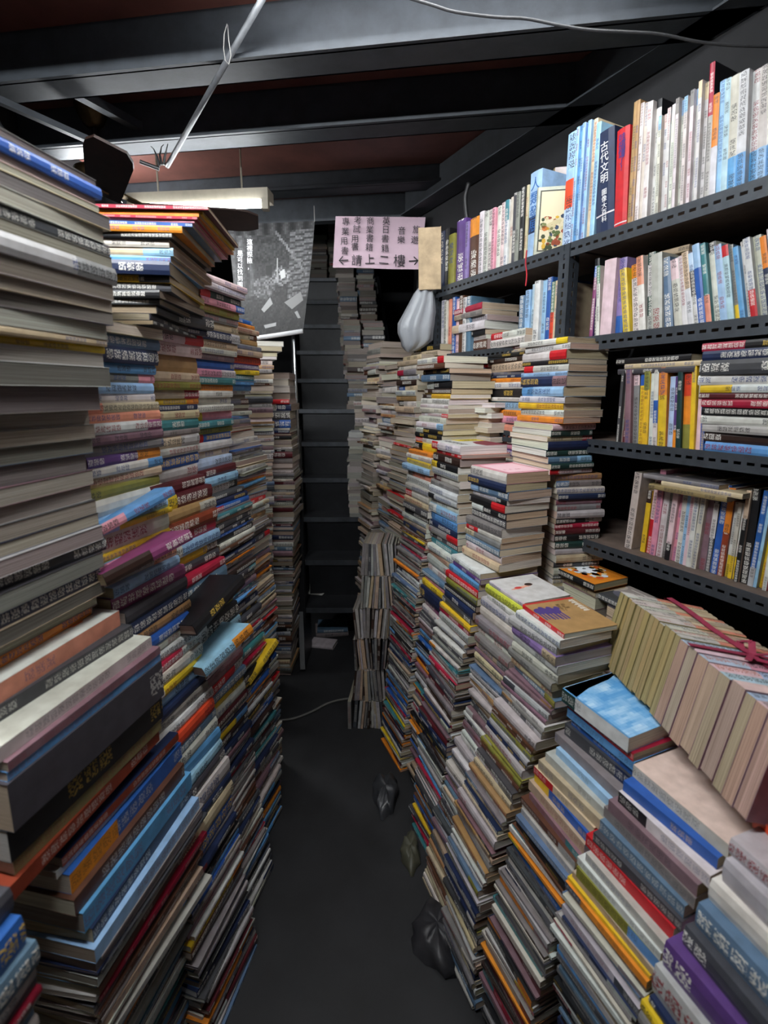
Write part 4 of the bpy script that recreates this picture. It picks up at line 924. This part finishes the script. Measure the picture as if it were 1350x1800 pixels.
# black-and-white poster in a clear sleeve, its lower edge curling out
po = at(475, 490, 2.60)
ps_ = empty('poster', Matrix.Translation(po)); tag(ps_, 'black and white bookshop poster with curled lower edge hanging left of the stair', 'poster')
pc = [at(399, 393, 2.64), at(553, 388, 2.64), at(533, 586, 2.52), at(418, 603, 2.52)]
def pb(u, v): return pc[0].lerp(pc[1], u).lerp(pc[3].lerp(pc[2], u), v) + Vector((0, .012 * math.sin(u * 3.1) + .02 * math.sin(v * 4), 0)) - po
random.seed(91)
m = MB(); GX, GY = 46, 60
def grey_at(u, v):
    g = .10 + .10 * random.random()
    if u < .30 and v > .10 and v < .62: g = .24 + .08 * math.sin(u * 60) + .06 * random.random()      # pale curtain
    if v < .10: g = .16 + .1 * math.sin(u * 40)
    if u > .72 and .06 < v < .66: g = .18 + .42 * ((int(v * 60 + u * 3 + int(u * 9) * .5) % 3 > 0)) * random.uniform(.5, 1) * random.uniform(.5, 1)  # piled books
    if abs((v - .08) - (u - .55) * .95) < .018 and .55 < u < .95: g = .52
    if (u - .62) ** 2 * 1.4 + (v - .46) ** 2 * 3 < .022: g = random.choice([.75, .6, .45, .25, .3])     # heap of bright volumes
    if (u - .40) ** 2 + (v - .55) ** 2 * 2 < .02: g = random.choice([.3, .4, .22, .5])
    if v > .68: g = .10 + .05 * random.random() + .03 * (int((u * 1.4 + v) * 9) % 2)
    if v > .965: g = .86
    return .34 * max(.02, g * random.uniform(.75, 1.2)) ** 1.5
for i in range(GX):
    for j in range(GY):
        u0, u1, v0, v1 = i / GX, (i + 1) / GX, j / GY, (j + 1) / GY
        g = grey_at((u0 + u1) / 2, (v0 + v1) / 2); m.face([pb(u0, v1), pb(u1, v1), pb(u1, v0), pb(u0, v0)], 0, (g, g, g * 1.03))
for q, g in (([(.36, .74), (.48, .64), (.52, .70), (.40, .77)], .62), ([(.68, .70), (.90, .62), (.95, .70), (.80, .77)], .5), ([(.40, .88), (.58, .87), (.58, .90), (.42, .91)], .7), ([(.84, .80), (.88, .79), (.94, .86), (.90, .86)], .6),
             ([(.56, .30), (.575, .30), (.575, .48), (.56, .48)], .6), ([(.60, .42), (.66, .40), (.68, .47), (.62, .49)], .85), ([(.42, .36), (.5, .36), (.5, .44), (.42, .44)], .05)):
    m.face([pb(u, v) + Vector((0, -.0008, 0)) for u, v in q], 0, (.5 * g ** 1.5,) * 3)
for i in range(8):
    for j in range(10):
        q = [pb(a / 8, b / 10) + Vector((0, .003, 0)) for a, b in ((i, j), (i + 1, j), (i + 1, j + 1), (i, j + 1))]
        m.face(q, 0, (.6, .6, .6))
m.build('print', M_PRINT, ps_)
m = MB(); m.tube([pb(.12, .985) + Vector((0, -.008, 0)), pb(.5, .985) + Vector((0, -.008, 0)), pb(1.0, .985) + Vector((0, -.006, 0))], .011, 10); m.build('curled_edge', simple('white_paper_back', '#d9dadc', .7), ps_, smooth=True)
for i, ch in enumerate('這裡探險，'): sign_char(ch, 439, 426 + i * 11, .029, M_INKW, ps_, po, 2.575, 'white_character', 2)
for i, ch in enumerate('是可以找到圖書'): sign_char(ch, 422, 446 + i * 11, .029, M_INKW, ps_, po, 2.565, 'white_character', 2)
m = MB()
for a, b in (((398, 366), (400, 395)), ((552, 362), (553, 390))): m.tube([at(*a, 2.66) - po, at(*b, 2.64) - po], .002, 6)
m.build('hanging_cord', M_WIRE, ps_)

# old cardboard folder standing at the end of the top shelf, and the plastic bag hung under it
cf = at(778, 508, 2.07)
M = frame(at(775, 509, 2.075), (-.04, -.02, 1), (-1, .08, 0), Vector((-.04, -.02, 1)).cross(Vector((-1, .08, 0))))
e = empty('cardboard_folder', M); tag(e, 'old buff cardboard folder standing at the far end of the top shelf', 'folder')
m = MB(); m.box((0, 0, 0), (.235, .09, .003)); m.box((0, 0, .012), (.23, .088, .015)); m.box((0, 0, .003), (.235, .002, .012)); m.build('cover', M_CARD, e)
m = MB(); m.box((.003, .003, .003), (.228, .085, .012), 0, srgb('#b9ad98'), uvz=True); m.build('papers', M_PAGE, e)
bg = at(735, 555, 2.10)
e = empty('plastic_bag', Matrix.Translation(bg)); tag(e, 'crumpled white plastic bag hanging from the far end of the shelf', 'bag')
random.seed(92)
m = MB(); rings = []
for py, c, hw in ((490, 752, 4), (500, 750, 8), (515, 746, 15), (532, 743, 19), (550, 738, 24), (568, 732, 28), (584, 730, 28), (598, 732, 25), (608, 728, 19), (616, 722, 9), (619, 720, 2)):
    p = at(c, py, 2.10) - bg; r = hw / 850 * 2.1; ring = []
    for k in range(28):
        a = 2 * math.pi * k / 28; rr = r * (1 + .19 * math.sin(a * 7 + py * .012) + .06 * math.sin(a * 13 + py * .05) + random.uniform(-.03, .03))
        ring.append(p + Vector((rr * math.cos(a), .75 * rr * math.sin(a), random.uniform(-.002, .002))))
    rings.append(ring)
for A, B_ in zip(rings, rings[1:]):
    for k in range(28): m.face((B_[k], B_[(k + 1) % 28], A[(k + 1) % 28], A[k]))
m.build('film', M_BAG, e, smooth=True)
m = MB(); m.tube([at(752, 491, 2.10) - bg, at(754, 486, 2.10) - bg, at(757, 480, 2.10) - bg], .004, 6); m.build('handle', M_BAG, e)

# ------------------------------------------------------------------ ceiling fan
fc = Vector((x_of(166, 2.07, 2.5), 2.07, 2.335))
fe = empty('ceiling_fan', Matrix.Translation(fc)); tag(fe, 'old brass ceiling fan with dark walnut blades under the beams', 'fan')
T0 = Matrix.Identity(4)
m = MB(); m.lathe([(.0, .25), (.062, .25), (.064, .235), (.052, .205), (.036, .178), (.020, .168), (.0, .166)], T0, 24); m.build('canopy', M_BRASS, fe, smooth=True)
m = MB(); m.tube([(0, 0, .17), (0, 0, .03)], .011, 10); m.build('down_rod', M_RUBBER, fe)
m = MB(); m.lathe([(0, .03), (.04, .03), (.085, .015), (.092, -.01), (.085, -.04), (.05, -.06), (0, -.065)], T0, 28); m.build('motor', M_BRASS, fe, smooth=True)
m = MB(); m.lathe([(.03, -.05), (.05, -.07), (.075, -.085), (.078, -.092), (.07, -.09), (.045, -.075), (.03, -.06)], T0, 24); m.build('lamp_ring', M_CHROME, fe, smooth=True)
for i in range(5):
    a = math.radians(-58 + 72 * i); tl = math.radians(-17)
    M = Matrix.Translation((0, 0, -.12)) @ Matrix.Rotation(a, 4, 'Z') @ Matrix.Rotation(tl, 4, 'X')
    m = MB(); n = 10
    prof = [(.16 + .44 * k / n, .055 + .018 * k / n - (.03 * max(0, (k - 8) / 2) ** 2)) for k in range(n + 1)]
    for (xa, wa), (xb, wb) in zip(prof, prof[1:]):
        m.face([M @ Vector(p) for p in ((xa, -wa, .004), (xb, -wb, .004), (xb, wb, .004), (xa, wa, .004))]); m.face([M @ Vector(p) for p in ((xa, wa, -.004), (xb, wb, -.004), (xb, -wb, -.004), (xa, -wa, -.004))])
        for s in (-1, 1): m.face([M @ Vector(p) for p in ((xa, s * wa, -.004), (xb, s * wb, -.004), (xb, s * wb, .004), (xa, s * wa, .004))][::s])
    for xx, ww, s in ((prof[0][0], prof[0][1], -1), (prof[-1][0], prof[-1][1], 1)): m.face([M @ Vector(p) for p in ((xx, -ww, -.004), (xx, ww, -.004), (xx, ww, .004), (xx, -ww, .004))][::s])
    bl_ = m.build('blade', M_BLADE, fe)
    m = MB(); m.bar(Vector((.05 * math.cos(a), .05 * math.sin(a), -.05)), M @ Vector((.22, 0, -.008)), .03, .006, 0, M.to_3x3() @ Vector((0, 0, 1))); m.build('blade_arm', M_BRASS, bl_)

# ------------------------------------------------------------------ conduit, wires, cables
pb0, pb1 = at(468, -14, 1.42), at(294, 292, 1.98)
e = empty('conduit_pipe', Matrix.Translation(pb1)); tag(e, 'thin grey conduit pipe slanting down from the beams to the fan', 'pipe')
m = MB(); m.tube([pb0 - pb1, Vector((0, 0, 0))], .0085, 10); m.build('pipe', simple('grey_conduit', '#5c5e61', .5, .2, .2, 40), e, smooth=True)
m = MB(); m.tube([at(246, 284, 1.96) - pb1, at(280, 297, 1.98) - pb1], .007, 8); m.build('elbow', M_RUBBER, e)
m = MB()
for pts in (((280, 292), (276, 275), (270, 262), (265, 257)), ((284, 290), (281, 272), (284, 258), (288, 254)), ((288, 290), (290, 274), (293, 262), (295, 253))): m.tube([at(x, y, 1.97) - pb1 for x, y in pts], [.005, .004, .002, .0015], 6)
m.build('loose_wires', M_RUBBER, e)
tag(MB.build((lambda mm: (mm.tube([at(x, y, 1.52) for x, y in ((399, 42), (394, 60), (393, 85), (396, 106), (402, 113), (406, 98), (402, 70), (400, 44))], .0013, 6), mm)[1])(MB()), 'wire_loop', M_WIRE), 'thin pale wire loop tying the conduit to the front beam', 'wire')
def cable(name, label, pts, Y, r, mat, cat='cable'):
    P = []
    for i in range(len(pts) - 1):
        a, b = pts[i], pts[i + 1]; p0 = pts[max(0, i - 1)]; p3 = pts[min(len(pts) - 1, i + 2)]
        for k in range(5):
            t = k / 5
            P.append(tuple(.5 * ((2 * a[j]) + (-p0[j] + b[j]) * t + (2 * p0[j] - 5 * a[j] + 4 * b[j] - p3[j]) * t * t + (-p0[j] + 3 * a[j] - 3 * b[j] + p3[j]) * t ** 3) for j in (0, 1)))
    P.append(pts[-1]); m = MB()
    if callable(Y): m.tube([Y(x, y) for x, y in P], r, 8)
    else: m.tube([at(x, y, Y) for x, y in P], r, 8)
    return tag(m.build(name, mat, smooth=True), label, cat)
cable('electric_cable', 'grey electric cable sagging along the front ceiling beam to the shelf wall', [(690, -12), (760, 9), (800, 21), (870, 30), (925, 33), (985, 45), (1040, 53), (1100, 56), (1160, 60), (1225, 73), (1290, 80), (1380, 82)], 1.30, .0032, simple('dark_cord', '#38383a', .7, 0, .2, 60))
cable('floor_cord', 'beige electric cord crossing the dark floor before the stair', [(470, 1266), (496, 1266), (520, 1262), (550, 1250), (575, 1237), (605, 1229), (650, 1226)], lambda x, y: at_z(x, y, .006), .0055, M_CORD, 'cord')
cable('wall_conduit', 'short dark conduit standing between the top shelf and the wall beam', [(822, 388), (819, 370), (818, 345), (824, 322)], 2.06, .009, M_RUBBER, 'pipe')
cable('bookmark_ribbon', 'thin red bookmark ribbon hanging below the top shelf', [(926, 440), (924, 462), (926, 482), (924, 503)], 1.60, .0022, simple('red_thread', '#b3202f', .7), 'ribbon')

# ------------------------------------------------------------------ floor bits
def paper(name, label, pts, z, mat, cat, th=.003, curl=.012):
    c = at_z(*pts[0], z); m = MB(); q = [at_z(x, y, z) for x, y in pts]; mid = sum(q, Vector()) / len(q)
    e = []
    for i, p in enumerate(q): e.append(p + Vector((0, 0, curl * (i % 2))))
    midp = mid + Vector((0, 0, curl * .3))
    for a, b in zip(e, e[1:] + e[:1]):
        m.face((midp + Vector((0, 0, th)), a + Vector((0, 0, th)), b + Vector((0, 0, th)))); m.face((midp, b, a)); m.face((a, b, b + Vector((0, 0, th)), a + Vector((0, 0, th))))
    return tag(m.build(name, mat), label, cat)
M_SCRAP = simple('grey_scrap_paper', '#8f8d88', .85, 0, .2, 30)
paper('paper_scrap', 'torn pale paper lying on the lowest stair tread', [(542, 1044), (541, 1030), (558, 1029), (577, 1040), (566, 1047)], .274, M_SCRAP, 'paper')
for i, (x, y, a, L_, W_, T, k_) in enumerate(((556, 1122, 10, .20, .14, .028, 'grey'), (543, 1138, -12, .15, .09, .02, 'lgrey'))):
    P = at_z(x, y, 0); make_book(place((P.x, P.y), a, 1, L_, W_, T, .0005, 0), L_, W_, T, k_, (), True, False, None, '#8f8a84', ('thick grey book on the floor at the stair foot', 'small pale book lying on the floor before the thick grey one')[i], 'books at the stair foot', None, False, None, True)
P = at_z(556, 1122, 0); make_book(place((P.x + .005, P.y + .01), 5, 1, .19, .14, .022, .0287, 0), .19, .14, .022, 'gblue', (), False, False, None, '#8f8a84', 'grey-blue book on top of the thick grey one at the stair foot', 'books at the stair foot', None, False, None, True)
def crumple(name, label, pts_c, size, mat, seed, cat='bag'):
    random.seed(seed); c = at_z(*pts_c, 0); m = MB(); rings = []; n = 18; ph = [random.uniform(0, 6) for _ in range(6)]
    for j in range(8):
        v = j / 7; z = size[2] * math.sin(v * math.pi / 2) ; r = math.cos(v * math.pi / 2) ** .6
        rings.append([Vector((c.x + size[0] * r * (1 + .22 * math.sin(3 * a + ph[0] + v * 4) + .12 * math.sin(7 * a + ph[1] - v * 6)) * math.cos(a), c.y + size[1] * r * (1 + .2 * math.sin(4 * a + ph[2] + v * 3)) * math.sin(a), .001 + z * (1 + .18 * math.sin(5 * a + ph[3])))) for a in [2 * math.pi * k / n for k in range(n)]])
    for A, B_ in zip(rings, rings[1:]):
        for k in range(n): m.face((A[k], A[(k + 1) % n], B_[(k + 1) % n], B_[k]))
    return tag(m.build(name, mat, smooth=True), label, cat)
crumple('plastic_bag', 'smoky crumpled plastic bag on the floor under the aisle-side magazine columns', (678, 1400), (.045, .10, .045), M_BAGD, 93)
crumple('plastic_bag', 'dusty olive plastic wrapper on the floor beside the smoky bag', (722, 1500), (.03, .07, .03), simple('olive_film', '#4b4a3c', .5, 0, .3, 30), 94)
crumple('plastic_bag', 'dark crumpled plastic bag on the floor nearest the viewer', (768, 1650), (.06, .09, .05), simple('dark_film', '#2c2b2e', .5, 0, .3, 30), 95)

# lettering as meshes
bpy.context.view_layer.update()
dg = bpy.context.evaluated_depsgraph_get()
for o in [o for o in bpy.data.objects if o.type == 'FONT']:
    me = bpy.data.meshes.new_from_object(o.evaluated_get(dg)); me.name = o.name
    q = bpy.data.objects.new('printed_character' if o.name.startswith('title') else o.name.split('.')[0], me); COL.objects.link(q)
    q.parent = o.parent; q.matrix_local = o.matrix_local.copy()
    cu = o.data; bpy.data.objects.remove(o); bpy.data.curves.remove(cu)
